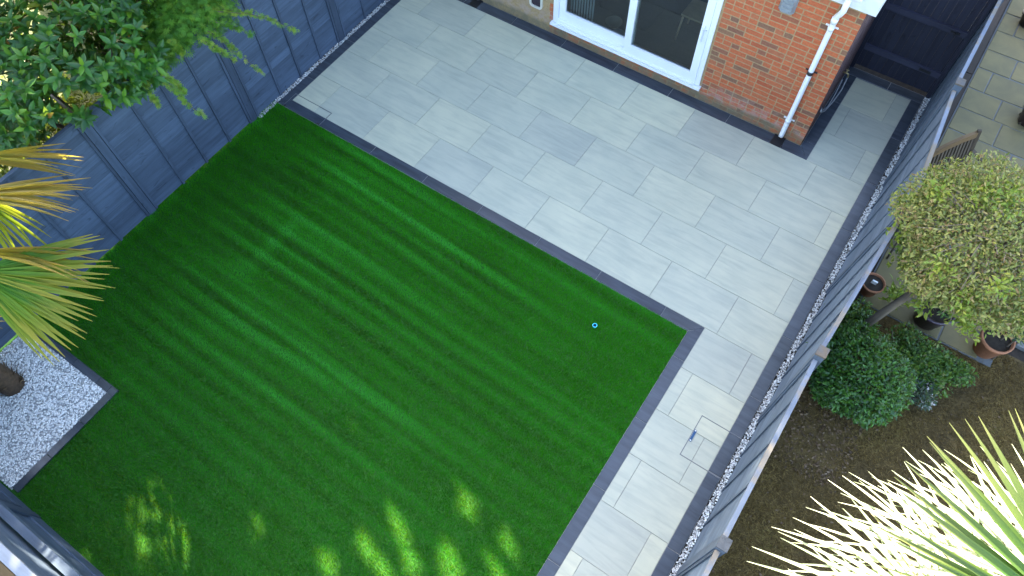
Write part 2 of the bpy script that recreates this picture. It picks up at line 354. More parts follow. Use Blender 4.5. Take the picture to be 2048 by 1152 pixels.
patio = MB().box(-1.46, 6.19, -0.15, 3.19, -0.05, -0.006).box(5.1, 6.19, YB, -0.15, -0.05, -0.006).box(5.085, 6.19, 3.19, 4.99, -0.05, -0.006).build('patio', M_grout)
tag(patio, kind='structure')
for k in range(-10, 8):
    y0, y1 = 0.6*k, 0.6*k+0.6
    if k >= 5: xa, xb = 5.25, 6.045
    elif k >= 0: xa, xb = -1.31, 6.045
    else: xa, xb = 5.25, 6.045
    y0 = max(y0, YB+0.02); y1 = min(y1, 4.82)
    if k == 4: y1 = 3.0
    off = 0.0 if k % 2 == 0 else 0.45
    cuts = [xa]+[off+0.9*j for j in range(-3, 9) if xa+0.03 < off+0.9*j < xb-0.03]+[xb]
    for a, b_ in zip(cuts[:-1], cuts[1:]):
        cx, cy = (a+b_)/2, (y0+y1)/2; hx, hy = (b_-a)/2-J, (y1-y0)/2-J
        MB().slab([(-hx,-hy),(hx,-hy),(hx,hy),(-hx,hy)], -0.02, random.uniform(-0.0006, 0.0006)).build('slab', M_slab, patio, (cx, cy, 0))
def border(poly):
    P = np.array(poly, float); c = P.mean(0); P = P-c
    P = P*(1-0.004/np.maximum(np.abs(P).max(0), 0.02))
    MB().slab(P.tolist(), -0.02, random.uniform(-0.0006, 0.0004)+0.0005).build('border_tile', M_dark, patio, (c[0], c[1], 0))
def run_x(xs, y0, y1):
    for a, b_ in zip(xs[:-1], xs[1:]): border([(a,y0),(b_,y0),(b_,y1),(a,y1)])
def run_y(ys, x0, x1):
    for a, b_ in zip(ys[:-1], ys[1:]): border([(x0,a),(x1,a),(x1,b_),(x0,b_)])
border([(-1.46,-0.15),(0.25,-0.15),(0.25,0),(-1.31,0)])                       # lawn edge, mitred both ends
run_x([0.25, 1.15, 2.05, 2.95, 3.84, 4.74], -0.15, 0)
border([(4.74,-0.15),(5.1,-0.15),(5.25,0),(4.74,0)])
border([(5.1,-0.52),(5.25,-0.52),(5.25,0),(5.1,-0.15)])
run_y([-5.8, -5.02, -4.12, -3.2, -2.3, -1.41, -0.52], 5.1, 5.25)
border([(-1.46,-0.15),(-1.31,0),(-1.31,0.47),(-1.46,0.47)])
run_y([0.47, 1.38, 2.28, 3.18], -1.46, -1.31)
run_x([-1.31, -0.45, 0.45, 1.345, 2.25, 3.15, 4.05, 4.72], 3.0, 3.185)
border([(4.87,3.0),(5.25,3.0),(5.088,3.185),(4.87,3.185)])
border([(5.25,3.0),(5.25,3.3),(5.088,3.3),(5.088,3.185)])
run_y([3.3, 4.2, 4.82], 5.088, 5.25)
border([(5.25,4.82),(5.7,4.82),(5.7,4.985),(5.088,4.985),(5.088,4.82)]); run_x([5.7, 6.19], 4.82, 4.985)
run_y([-5.8, -4.2, -3.32, -2.43, -1.5, -0.99, -0.48, 0.41, 1.33, 2.22, 3.1, 4.0, 4.82], 6.045, 6.19)

# lawn
lawn = MB().box(XL-0.04, 5.1, YB-0.03, -0.15, -0.05, -0.022).build('lawn', M_turfbase); tag(lawn, kind='structure')
def turf():
    n = 600000
    x = rng.uniform(XL-0.03, 5.10, n); y = rng.uniform(YB-0.01, -0.155, n)
    ok = ~((x < 0.055) & (y < -4.40)); x, y = x[ok], y[ok]; n = len(x)
    yr = y+0.035*x+0.05*vnoise(x*0.7, y*0.7, 12); st = 0.5+0.20*np.sin(2*math.pi*yr/0.21+5*vnoise(x*0.22, y*0.9, 41))*(0.35+1.1*vnoise(x*0.4, yr*4.5, 42))+0.62*(vnoise(x*0.2+3, yr*7.0, 1)*0.5+vnoise(x*0.45, yr*19, 2)*0.5-0.5)            # brushed pile: streaks along x, their sheen put into the tint
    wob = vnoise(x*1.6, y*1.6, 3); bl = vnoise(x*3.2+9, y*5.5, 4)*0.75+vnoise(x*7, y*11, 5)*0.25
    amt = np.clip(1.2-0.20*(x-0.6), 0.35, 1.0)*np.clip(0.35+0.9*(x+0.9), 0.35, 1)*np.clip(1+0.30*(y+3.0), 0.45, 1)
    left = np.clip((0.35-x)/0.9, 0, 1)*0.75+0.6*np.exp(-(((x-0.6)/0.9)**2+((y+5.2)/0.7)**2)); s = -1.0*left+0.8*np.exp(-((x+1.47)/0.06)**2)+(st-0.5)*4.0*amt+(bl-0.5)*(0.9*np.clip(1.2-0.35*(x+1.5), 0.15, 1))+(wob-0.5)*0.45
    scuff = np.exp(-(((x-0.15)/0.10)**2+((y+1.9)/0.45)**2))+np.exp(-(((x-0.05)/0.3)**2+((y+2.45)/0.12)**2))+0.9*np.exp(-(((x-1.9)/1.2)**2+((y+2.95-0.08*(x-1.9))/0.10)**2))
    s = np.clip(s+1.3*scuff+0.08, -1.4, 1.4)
    edge = (y < -5.45) | (x < XL+0.25)
    ang = np.radians(24+10*s+rng.normal(0, 7, n))
    dx = rng.normal(0, 0.45, n); dy = 0.8+0.5*s+rng.normal(0, 0.4, n)
    d = unit(np.stack([dx, dy, np.zeros(n)], -1)); h = rng.uniform(0.026, 0.040, n); wd = rng.uniform(0.0028, 0.0045, n)
    sa = np.sin(ang)[:, None]; ca = np.cos(ang)[:, None]; up = np.array([0, 0, 1.0])
    side = unit(np.cross(d, up)+0.5*rng.normal(size=(n, 3))*[1, 1, 0])*wd[:, None]/2
    base = np.stack([x, y, np.full(n, -0.024)], -1)
    mid = base+(d*sa*0.4+up*ca)*(h*0.6)[:, None]; tip = base+(d*sa*1.1+up*ca)*h[:, None]
    V = np.stack([base-side, base+side, mid+side*0.8, mid-side*0.8, tip], 1).reshape(-1, 3)
    b = np.arange(n)*5
    F = np.concatenate([np.stack([b, b+1, b+2], -1), np.stack([b, b+2, b+3], -1), np.stack([b+3, b+2, b+4], -1)])
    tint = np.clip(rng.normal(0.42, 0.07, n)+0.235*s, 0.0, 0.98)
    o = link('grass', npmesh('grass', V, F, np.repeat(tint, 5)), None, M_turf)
    tag(o, 'short bright green artificial grass, in faint brushed streaks with the sheen tinted in', 'grass', kind='stuff')
turf()
def ico():
    g = (1+5**.5)/2
    v = np.array([(-1,g,0),(1,g,0),(-1,-g,0),(1,-g,0),(0,-1,g),(0,1,g),(0,-1,-g),(0,1,-g),(g,0,-1),(g,0,1),(-g,0,-1),(-g,0,1)], float)/math.hypot(1, g)
    f = np.array([(0,11,5),(0,5,1),(0,1,7),(0,7,10),(0,10,11),(1,5,9),(5,11,4),(11,10,2),(10,7,6),(7,1,8),(3,9,4),(3,4,2),(3,2,6),(3,6,8),(3,8,9),(4,9,5),(2,4,11),(6,2,10),(8,6,7),(9,8,1)])
    return v, f
ICO = ico()
def stones(name, rects, size, z, mat, label, dens=1.5, lay=1):
    P = []
    for (x0, x1, y0, y1) in rects:
        n = int(abs((x1-x0)*(y1-y0))/(size*size)*dens)
        P.append(np.stack([rng.uniform(x0, x1, n), rng.uniform(y0, y1, n), z+rng.uniform(-0.004, 0.008, n)*lay], -1))
    P = np.concatenate(P); n = len(P)
    S = size*rng.uniform(0.55, 1.15, (n, 3))*0.62*[1.15, 0.85, 0.6]
    M = frames(rdir(n)*[1, 1, 0.35]+1e-3, rdir(n)*0.4+[0, 0, 1], S)
    V = (np.einsum('nij,kj->nki', M, ICO[0])*(1+rng.normal(0, 0.10, (n, 12, 1)))+P[:, None, :]).reshape(-1, 3)
    F = (ICO[1][None]+(np.arange(n)*12)[:, None, None]).reshape(-1, 3)
    o = link(name, npmesh(name, V, F, np.repeat(rng.random(n), 12)), None, mat); tag(o, label, 'gravel', kind='stuff')
stones('gravel', [(6.20, 6.262, YB, 4.99)], 0.017, -0.008, M_stone, 'grey and white gravel filling the gap beside the right fence', 2.2)
stones('gravel', [(-1.522, -1.462, -0.5, 3.2)], 0.016, -0.008, M_stone, 'thin line of pale gravel along the left fence', 2.0)
bed = MB().box(XL+0.02, -0.035, YB, -4.50, -0.05, -0.02).build('gravel_bed', M_wstone); tag(bed, kind='structure')
stones('gravel', [(XL+0.03, -0.04, YB+0.01, -4.505)], 0.024, -0.006, M_wstone, 'white stone chippings spread around the left palm', 2.1)
for ys in ((-5.8, -5.35), (-5.35, -4.9), (-4.9, -4.5)):
    MB().slab([(-0.045,-(ys[1]-ys[0])/2+.003),(0.045,-(ys[1]-ys[0])/2+.003),(0.045,(ys[1]-ys[0])/2-.003),(-0.045,(ys[1]-ys[0])/2-.003)], -0.05, 0.004).build('edging_block', M_dark, bed, (0.008, sum(ys)/2, 0))
for xs in ((-1.5, -1.08), (-1.08, -0.66), (-0.66, -0.24), (-0.24, -0.05), (-0.05, 0.053)):
    MB().slab([(-(xs[1]-xs[0])/2+.003,-0.045),((xs[1]-xs[0])/2-.003,-0.045),((xs[1]-xs[0])/2-.003,0.045),(-(xs[1]-xs[0])/2+.003,0.045)], -0.05, 0.004).build('edging_block', M_dark, bed, (sum(xs)/2, -4.455, 0))

# neighbour's ground on the right
nl = MB().box(6.36, 22, -16, 1.62, -0.05, -0.012).build('dry_lawn', M_drybase); tag(nl, kind='structure')
def drygrass():
    n = 230000
    x = rng.uniform(6.4, 10.0, n); y = rng.uniform(-4.0, 1.6, n)
    k = vnoise(x*1.5, y*1.5, 8)*0.6+vnoise(x*5, y*5, 9)*0.4
    bare = (x < 7.0+0.35*vnoise(x*3, y*3, 21)) & (y > -0.9)
    ok = (rng.random(n) < 0.35+0.9*k) & ~(bare & (rng.random(n) < 0.62)) & ~((x < 8.15) & (y > 1.33)); x, y = x[ok], y[ok]; n = len(x); kk = k[ok]
    d = unit(np.stack([rng.normal(size=n), rng.normal(size=n), np.abs(rng.normal(0.25, 0.35, n))], -1)); h = rng.uniform(0.02, 0.065, n)
    side = unit(np.cross(d, rdir(n)))*rng.uniform(0.002, 0.0045, n)[:, None]
    base = np.stack([x, y, np.full(n, -0.012)+rng.uniform(0, 0.012, n)], -1)
    V = np.stack([base-side, base+side, base+d*h[:, None]], 1).reshape(-1, 3); F = np.arange(3*n).reshape(-1, 3)
    o = link('dry_grass', npmesh('dry_grass', V, F, np.repeat(np.clip(rng.random(n)*0.55+0.75*kk-0.2, 0, .995), 3)), None, M_dry)
    tag(o, 'parched brown grass of the next garden', 'grass', kind='stuff')
drygrass()
LEAF_DRY = (np.array([(0,0,0),(0.3,0.4,0.08),(0,1,0.02),(-0.3,0.4,0.08)], float), np.array([(0,1,2),(0,2,3)]))
n = 1220
P = np.concatenate([np.stack([rng.uniform(6.42, 7.25, 1000), rng.uniform(-1.0, 0.5, 1000), rng.uniform(-0.004, 0.012, 1000)], -1), np.stack([rng.uniform(6.4, 8.6, 220), rng.uniform(-3.2, 1.2, 220), np.full(220, 0.012)], -1)])
tag(scatter('leaf_litter', LEAF_DRY, frames(rdir(n)*[1, 1, 0.2], rdir(n)*0.5+[0, 0, 1], rng.uniform(0.02, 0.045, n)), P, leafmat('fallen leaf', [(0, (0.05, 0.028, 0.014)), (0.6, (0.11, 0.06, 0.028)), (1, (0.19, 0.13, 0.075))], 0.05, 0.8)), 'dry fallen leaves scattered on the bare soil by the right fence', 'leaf litter', kind='stuff')
npat = MB().box(6.62, 8.165, 1.335, 9.5, -0.05, 0.004).box(8.165, 13, 1.78, 9.5, -0.05, 0.004).build('neighbour_patio', M_joint); tag(npat, kind='structure')
ys = [1.34, 1.70, 2.25, 2.7, 3.25, 3.75, 4.12, 4.58, 5.04, 5.48, 5.95, 6.38, 6.85, 7.3, 7.8]
fixed = {6: [6.62, 6.93, 7.5], 7: [6.64, 7.235, 7.9], 8: [6.65, 7.11, 7.72], 9: [6.85, 7.4, 7.95], 0: [6.97, 7.56], 1: [7.05, 7.55]}
for i, (a, b_) in enumerate(zip(ys[:-1], ys[1:])):
    xs = [6.63]+[q for q in fixed.get(i, [6.63+0.25+0.6*j+0.2*((i*7) % 3) for j in range(4)]) if q > 6.70]
    while xs[-1] < 9.6: xs.append(xs[-1]+random.choice((0.45, 0.6, 0.6, 0.75)))
    for x0, x1 in zip(xs[:-1], xs[1:]):
        if a < 1.8 and x0 > 7.9 and i == 0: continue
        if a < 1.75 and x1 > 8.165: x1 = 8.16
        if x1-x0 < 0.1: continue
        hx, hy = (x1-x0)/2-0.009, (b_-a)/2-0.009
        jit = [(random.uniform(-.005, .005), random.uniform(-.005, .005)) for _ in range(4)]
        pl = [(-hx+jit[0][0],-hy+jit[0][1]),(hx+jit[1][0],-hy+jit[1][1]),(hx+jit[2][0],hy+jit[2][1]),(-hx+jit[3][0],hy+jit[3][1])]
        MB().slab(pl, -0.02, 0.012+random.uniform(-.002, .002), 0.006).build('paving_slab', M_sand, npat, ((x0+x1)/2, (a+b_)/2, 0))
tag(MB().box(6.36, 6.63, 1.3, 9.5, -0.05, -0.004).build('soil_bed', M_soil), kind='structure')
for y0, y1 in ((3.35, 5.6), (5.63, 8.6)):
    e = MB().hexa([(6.50,y0,-0.02),(6.60,y0,-0.02),(6.60,y1,-0.02),(6.50,y1,-0.02),(6.50,y0,0.11),(6.59,y0,0.11),(6.59,y1,0.12),(6.50,y1,0.12)]).build('timber_edging', M_sleeper)
    tag(e, 'dark timber edging along the far end of the neighbour paving' if y0 > 5 else 'dark timber edging between the right fence and the neighbour paving', 'edging', 'timber edging')
lg = MB().add([(-30,-30,-0.03),(XL-0.1,-30,-0.03),(XL-0.1,3.0,-0.03),(-30,3.0,-0.03)], [(0,1,2,3)]).build('neighbour_lawn', plain('left garden grass', (0.05, 0.07, 0.012), 0.9, 0.4, 3, rnd=False)); tag(lg, kind='structure')

# ------------------------------------------------------------------ fences
def fence(name, label, fr, posts, H, nb, batt, matb, mats, matc, post_h, capw=0.07, first=0.03, bd=0.024):
    """fr(u, w, z): u along, w out of the face we see. Lapped horizontal boards between posts, upright battens on the face"""
    p0 = fr(posts[0], 0, 0); root = empty(name, tuple(p0), label, 'fence', 'garden fences')
    o = np.array(p0)
    def hx(mb, u0, u1, w0, w1, z0, z1, wt0=None, wt1=None):
        wt0 = w0 if wt0 is None else wt0; wt1 = w1 if wt1 is None else wt1
        P = [fr(u0,w0,z0),fr(u1,w0,z0),fr(u1,w1,z0),fr(u0,w1,z0),fr(u0,wt0,z1),fr(u1,wt0,z1),fr(u1,wt1,z1),fr(u0,wt1,z1)]
        P = [np.array(p)-o for p in P]
        if np.dot(np.cross(P[1]-P[0], P[3]-P[0]), P[4]-P[0]) < 0: P = [P[i] for i in (1,0,3,2,5,4,7,6)]
        return mb.hexa(P)
    for i, (a, b_) in enumerate(zip(posts[:-1], posts[1:])):
        a2, b2 = a+0.055, b_-0.055
        z = first; dz = (H-0.03-first)/nb
        for k in range(nb):
            j = random.uniform(-0.002, 0.002)
            hx(MB(), a2, b2, -0.022, 0.0+j, z, z+dz+0.008, -0.030, -0.013+j).build('board', matb, root, tuple(o)).parent = root
            z += dz
        for q in batt:
            u = a+q
            hx(MB(), u-0.017, u+0.017, 0.003, bd, first, H-0.03).build('batten', mats, root)
        for u in (a2+0.019, b2-0.019):
            hx(MB(), u-0.016, u+0.016, 0.003, bd, first, H-0.03).build('batten', mats, root)
        hx(MB(), a2, b2, -capw/2-0.012, capw/2-0.012, H-0.028, H).build('capping', matc, root)
    for u, ph in zip(posts, post_h):
        hx(MB(), u-0.05, u+0.05, -0.062, 0.022, -0.05, H+ph).build('post', mats, root)
        if ph > 0.02:
            hx(MB(), u-0.054, u+0.054, -0.066, 0.026, H+ph+0.001, H+ph+0.022).build('post_cap', M_post, root)
    for c in root.children: c.location = (0, 0, 0)
    return root, hx
BAT = (0.555, 0.985, 1.425)
PL = [-6.3, -4.42, -2.47, -0.57, 1.33, 3.23, 5.13]
fence('fence', 'long slate blue fence behind the lawn, with leafy shrubs hanging over its top', lambda u, w, z: (XL+w-0.006, u, z), PL, 1.76, 15, BAT, M_fenceY, M_fenceZ, M_fenceY, [0]*7, 0.05, 0.0)
def lean(y, z):
    if y > 1.3: k = 0.0+0.15*max(0.0, min(1.0, (3.2-y)/1.7))
    else: k = 0.0+0.10*max(0.0, min(1.0, (y+0.66)/1.9))
    if y > 3.2: k = 0.0
    return k*z/1.75
PR = [-6.4, -4.5, -2.60, -0.66, 1.27, 3.19, 5.1, 7.0]
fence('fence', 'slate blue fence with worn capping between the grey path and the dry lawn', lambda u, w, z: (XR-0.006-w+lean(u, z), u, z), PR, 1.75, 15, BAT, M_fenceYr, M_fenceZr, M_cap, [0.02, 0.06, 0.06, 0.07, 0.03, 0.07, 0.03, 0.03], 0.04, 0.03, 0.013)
rb, hxb = fence('fence', 'fence across the foot of the lawn, with a rail and tan decking behind it', lambda u, w, z: (u, YB+w-0.03, z), [-1.5, 0.42, 2.35, 4.3, 6.25], 1.60, 8, (), M_fenceX, M_fenceZ, M_capX, [0, 0, 0, 0, 0.05], 0.09, 0.2)
for a, b_ in ((-1.44, 0.36), (0.48, 2.29), (2.41, 4.24), (4.36, 6.19)):
    hxb(MB(), a, b_, -0.03, 0.012, -0.02, 0.20).build('gravel_board', M_fenceX, rb)
    hxb(MB(), a, b_, 0.028, 0.10, 0.93, 1.02).build('rail', M_fenceX, rb)

# deck beyond the foot fence
dk = MB().box(-4, 4, -9, -5.95, -0.05, 0.18).build('deck', M_sleeper); tag(dk, kind='structure')
y = -5.99
while y > -8.6:
    MB().slab([(-2.0,-0.07),(2.0,-0.07),(2.0,0.07),(-2.0,0.07)], 0, 0.028, 0.004).build('plank', M_deck, dk, (1.0, y-0.07, 0.181)); y -= 0.148

# ------------------------------------------------------------------ gate
g = empty('side_gate', (5.62, YG+0.02, 0), 'dark navy boarded side gate across the end of the alley', 'gate')
x = 5.11
while x < 6.2:
    MB().box(x-5.62, x-5.62+0.094, 0.0, 0.02, 0.04, 1.86+random.uniform(-.004, .004)).build('board', M_gate, g); x += 0.097
for z0 in (0.34, 1.03, 1.68): MB().box(5.10-5.62, 6.22-5.62, -0.035, -0.002, z0, z0+0.085).build('rail', M_gateX, g)
for x0 in (5.09, 6.20): MB().box(x0-5.62-0.004, x0-5.62+0.05, -0.05, 0.05, -0.04, 1.95).build('post', M_gate, g)
MB().box(0.38, 0.50, -0.05, -0.037, 1.06, 1.085).tube([(0.44,-0.07,1.07),(0.44,-0.05,1.07)], 0.018, 10).build('latch', M_black, g)
MB().box(0.30, 0.46, -0.045, -0.037, 0.36, 0.40).build('hinge', M_black, g)

# ------------------------------------------------------------------ house
house = empty('house', (1.8, YH, 0), 'red brick house with white sliding patio door, fascia and downpipes', 'house')
ho = Vector((1.8, YH, 0))
def hb(mb, name, mat, parent=None):
    """mesh given in world coordinates, hung under the house"""
    mb.v = [(p[0]-ho.x, p[1]-ho.y, p[2]) for p in mb.v]
    return mb.build(name, mat, parent or house)
WY = YH-0.0045
DX0, DX1, DZ0, DZ1 = 1.10, 3.50, 0.245, 2.14
wall = hb(MB().box(-1.62, DX0, WY, WY+0.28, -0.06, 2.3).box(DX1, XC-0.0045, WY, WY+0.28, -0.06, 2.3).box(DX0, DX1, WY, WY+0.28, -0.06, DZ0-0.048).box(DX0, DX1, WY, WY+0.28, DZ1, 2.3)
            .box(XC-0.288, XC-0.0045, WY+0.28, 7.0, -0.06, 2.3), 'wall', M_mortar)
def brick_mesh(L, nm):
    out = []
    for i in range(5):
        mb = MB(); h = 0.0305; j = lambda s=0.0018: random.uniform(-s, s); b = 0.0025
        fr = [(-L/2+b+j(), -0.0075, -h+b+j()), (L/2-b+j(), -0.0075, -h+b+j()), (L/2-b+j(), -0.008, h-b+j()), (-L/2+b+j(), -0.008, h-b+j())]
        md = [(-L/2, -0.0045, -h), (L/2, -0.0045, -h), (L/2, -0.0045, h), (-L/2, -0.0045, h)]
        bk = [(-L/2, 0.03, -h), (L/2, 0.03, -h), (L/2, 0.03, h), (-L/2, 0.03, h)]
        f = [(0,1,2,3)]+[(4+i, 4+(i+1) % 4, (i+1) % 4, i) for i in range(4)]+[(8+i, 8+(i+1) % 4, 4+(i+1) % 4, 4+i) for i in range(4)]
        mb.add(fr+md+bk, f); me = mb.mesh(nm); me.materials.append(M_brick); out.append(me)
    return out
BR = {0.215: brick_mesh(0.215, 'brick_stretcher'), 0.1025: brick_mesh(0.1025, 'brick_header')}
def courses(u0, u1, z0, z1):
    out = []; k0 = int(round(z0/0.075)); k = k0
    while k*0.075+0.0725 <= z1+0.02:
        u = u0-(0.1125 if k % 2 else 0.0)-0.225*0
        r = random.Random(k*31+int(u0*10))
        while u < u1-0.03:
            hd = r.random() < 0.40; seg = [0.1025] if hd else [0.215]
            for L in seg:
                if u >= u0-0.002 and u+L <= u1+0.002: out.append((u+L/2, k*0.075+0.0375, L))
                elif u < u0-0.002 and u+L > u0+0.05: out.append(((u0+u+L)/2, k*0.075+0.0375, -(u+L-u0)))
                elif u+L > u1+0.002 and u1-u > 0.03: out.append(((u+u1)/2, k*0.075+0.0375, -(u1-u)))
                u += L+0.0125
        k += 1
    return out
bl = [(b, 0) for b in courses(DX1+0.03, XC, 0.0, 2.2)]+[(b, 0) for b in courses(DX0, DX1+0.02, 0.0, 0.20)]+[(b, 0) for b in courses(-1.6, DX0-0.02, 0.0, 2.2)]
scored = []
for (u, z, L), _ in bl:
    px = to_px((u, YH, z)); vis = -40 < px[0] < 2090 and -25 < px[1] < 1180
    scored.append((0 if vis else 1, -z if u > DX1 else z, u, z, L))
inb = [s for s in scored if s[0] == 0]; outb = [s for s in scored if s[0] == 1]
inb.sort(key=lambda s: (abs(s[2]-4.2))); extra = inb[296:]; inb = inb[:296]
def put_brick(u, z, L):
    me = random.choice(BR[0.215] if abs(L) > 0.16 else BR[0.1025]); o = link('brick', me, wall)
    o.location = (u-ho.x, 0, z)
    if L < 0: o.scale = (abs(L)/(0.215 if abs(L) > 0.16 else 0.1025), 1, 1)
for s in inb: put_brick(*s[2:])
def bricks_joined(name, items, mat=None):
    """items: (origin xyz, along vec, out vec, L)"""
    V, F, Tn = [], [], []
    for p, a, o_, L in items:
        h = 0.0305; b = len(V); t = random.random()
        for dz in (-h, h):
            for du in (-L/2, L/2):
                for dw in (-0.03, 0.008): V.append(np.array(p)+np.array(a)*du+np.array(o_)*dw+np.array((0, 0, dz))); Tn.append(t)
        F += [(b+1,b+3,b+7,b+5),(b+0,b+1,b+5,b+4),(b+3,b+2,b+6,b+7),(b+5,b+7,b+6,b+4),(b+0,b+2,b+3,b+1)]
    o = link(name, npmesh(name, np.array(V)-np.array(ho), np.array(F), np.array(Tn)), wall, mat or M_brick); o['kind'] = 'stuff'
bricks_joined('brickwork', [((s[2], YH+0.008, s[3]), (1,0,0), (0,-1,0), abs(s[4])) for s in outb+extra])
bricks_joined('side_brickwork', [((XC-0.0045, b[0], b[1]), (0,1,0), (1,0,0), abs(b[2])) for b in courses(YH+0.01, 7.0, 0.0, 2.2)], plain('shade-dark side brick', (0.10, 0.055, 0.05), 0.9, 0.35, 8, rnd=False))  # alley shade put into this darker copy of the brick colour
# sliding door
door = hb(MB().box(DX0, DX0+0.07, YH-0.03, YH+0.08, DZ0, DZ1).box(DX1-0.07, DX1, YH-0.03, YH+0.08, DZ0, DZ1).box(DX0+0.07, DX1-0.07, YH-0.03, YH+0.08, DZ0, DZ0+0.06).box(DX0+0.07, DX1-0.07, YH-0.03, YH+0.08, DZ1-0.06, DZ1), 'patio_door', M_white)
hb(MB().hexa([(DX0-0.03,YH-0.075,DZ0-0.045),(DX1+0.03,YH-0.075,DZ0-0.045),(DX1+0.03,YH+0.05,DZ0-0.045),(DX0-0.03,YH+0.05,DZ0-0.045),(DX0-0.03,YH-0.075,DZ0-0.014),(DX1+0.03,YH-0.075,DZ0-0.014),(DX1+0.03,YH+0.05,DZ0-0.002),(DX0-0.03,YH+0.05,DZ0-0.002)]), 'sill', M_white, door)
hb(MB().box(DX0+0.07, DX1-0.07, YH-0.062, YH-0.031, DZ0, DZ0+0.022), 'track', M_white, door)
def sash(x0, x1, y0, z0, z1, lw, rw, bw):
    s = hb(MB().box(x0, x0+lw, y0, y0+0.045, z0, z1).box(x1-rw, x1, y0, y0+0.045, z0, z1).box(x0+lw, x1-rw, y0, y0+0.045, z0, z0+bw).box(x0+lw, x1-rw, y0, y0+0.045, z1-bw, z1), 'sash', M_white, door)
    hb(MB().add([(x0+lw-0.01,y0+0.03,z0+bw-0.01),(x1-rw+0.01,y0+0.03,z0+bw-0.01),(x1-rw+0.01,y0+0.03,z1-bw+0.01),(x0+lw-0.01,y0+0.03,z1-bw+0.01)], [(0,1,2,3)]), 'pane', M_glass, door)
    hb(MB().box(x0+lw-0.004, x1-rw+0.004, y0+0.0455, y0+0.051, z0+bw-0.012, z0+bw-0.002), 'gasket', M_black, door)
    return s
sash(DX0+0.075, 2.40, YH+0.015, DZ0+0.062, DZ1-0.065, 0.10, 0.09, 0.14)
sash(2.285, DX1-0.072, YH-0.036, DZ0+0.064, DZ1-0.065, 0.105, 0.105, 0.11)
hb(MB().box(3.335, 3.375, YH-0.062, YH-0.038, 0.98, 1.24).box(3.345, 3.368, YH-0.085, YH-0.0625, 1.02, 1.04).box(3.345, 3.368, YH-0.085, YH-0.0625, 1.18, 1.20).box(3.342, 3.371, YH-0.10, YH-0.0855, 1.0, 1.22), 'handle', M_white, door)
hb(MB().tube([(3.395,YH-0.0365,1.17),(3.395,YH-0.042,1.17)], 0.007, 8), 'lock', M_steel, door)
# room behind the door
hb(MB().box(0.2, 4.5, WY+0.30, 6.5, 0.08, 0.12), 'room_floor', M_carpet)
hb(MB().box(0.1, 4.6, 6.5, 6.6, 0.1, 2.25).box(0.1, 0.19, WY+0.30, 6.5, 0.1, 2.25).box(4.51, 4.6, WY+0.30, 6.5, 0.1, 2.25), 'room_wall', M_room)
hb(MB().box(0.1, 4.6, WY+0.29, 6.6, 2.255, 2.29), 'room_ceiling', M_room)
for i in range(9):
    x = 1.27+i*0.045; hb(MB().hexa([(x,YH+0.17,0.2),(x+0.034,YH+0.15,0.2),(x+0.036,YH+0.152,0.2),(x+0.002,YH+0.172,0.2),(x,YH+0.17,2.1),(x+0.034,YH+0.15,2.1),(x+0.036,YH+0.152,2.1),(x+0.002,YH+0.172,2.1)]), 'blind_slat', M_blind)
hb(MB().box(1.15, 2.62, YH+0.13, YH+0.22, 0.13, 0.165), 'threshold', M_white)
b1 = MB().lathe([(0.0,0.0),(0.09,0.0),(0.13,0.06),(0.12,0.062),(0.085,0.012),(0.0,0.012)], n=20).build('bowl', plain('beige ceramic', (0.42, 0.36, 0.27), 0.4), None, (1.83, 3.72, 0.121)); tag(b1, 'beige bowl on the floor behind the left door pane', 'bowl')
b2 = MB().lathe([(0.0,0.0),(0.10,0.0),(0.115,0.08),(0.107,0.08),(0.094,0.012),(0.0,0.012)], n=20).build('bowl', plain('clear grey plastic', (0.35, 0.40, 0.40), 0.2), None, (2.02, 3.5, 0.121)); tag(b2, 'grey open bowl close to the sliding door glass', 'bowl')
ch = empty('chair', (2.95, 4.15, 0.12), 'pale wooden chair standing dimly inside the patio door', 'chair')
MB().box(-0.2, 0.2, -0.2, 0.2, 0.43, 0.46).build('seat', M_wood, ch)
for sx in (-1, 1):
    for sy in (-1, 1): MB().tube([(sx*0.2,sy*0.2,0),(sx*0.17,sy*0.17,0.43)], [0.014, 0.018], 8).build('leg', M_wood, ch)
MB().box(-0.19, 0.19, 0.17, 0.19, 0.65, 0.9).box(-0.19, -0.16, 0.165, 0.195, 0.461, 0.65).box(0.16, 0.19, 0.165, 0.195, 0.461, 0.65).build('backrest', M_wood, ch)
# fascia, gutter, flat roof of the rear extension
fa = hb(MB().box(-1.7, XC+0.10, YH-0.055, YH-0.03, 2.22, 2.44).box(XC+0.075, XC+0.10, YH-0.03, 7.0, 2.22, 2.44), 'fascia', M_whited)
hb(MB().box(-1.7, XC+0.075, YH-0.03, YH+0.006, 2.222, 2.24).box(XC-0.006, XC+0.075, YH+0.006, 7.0, 2.222, 2.24), 'soffit', M_whited)
def gutter(y, z, x0, x1):
    v = []; n = 9
    for x in (x0, x1):
        for i in range(n):
            a = math.pi+math.pi*i/(n-1); v.append((x, y+0.055*math.cos(a), z+0.055*math.sin(a)))
    return MB().add(v, [(i, i+1, n+i+1, n+i) for i in range(n-1)], True)
hb(gutter(YH-0.115, 2.42, -1.7, 4.98), 'gutter', M_white)
hb(MB().box(-1.7, XC+0.10, YH-0.03, 7.0, 2.445, 2.50), 'flat_roof', M_felt)
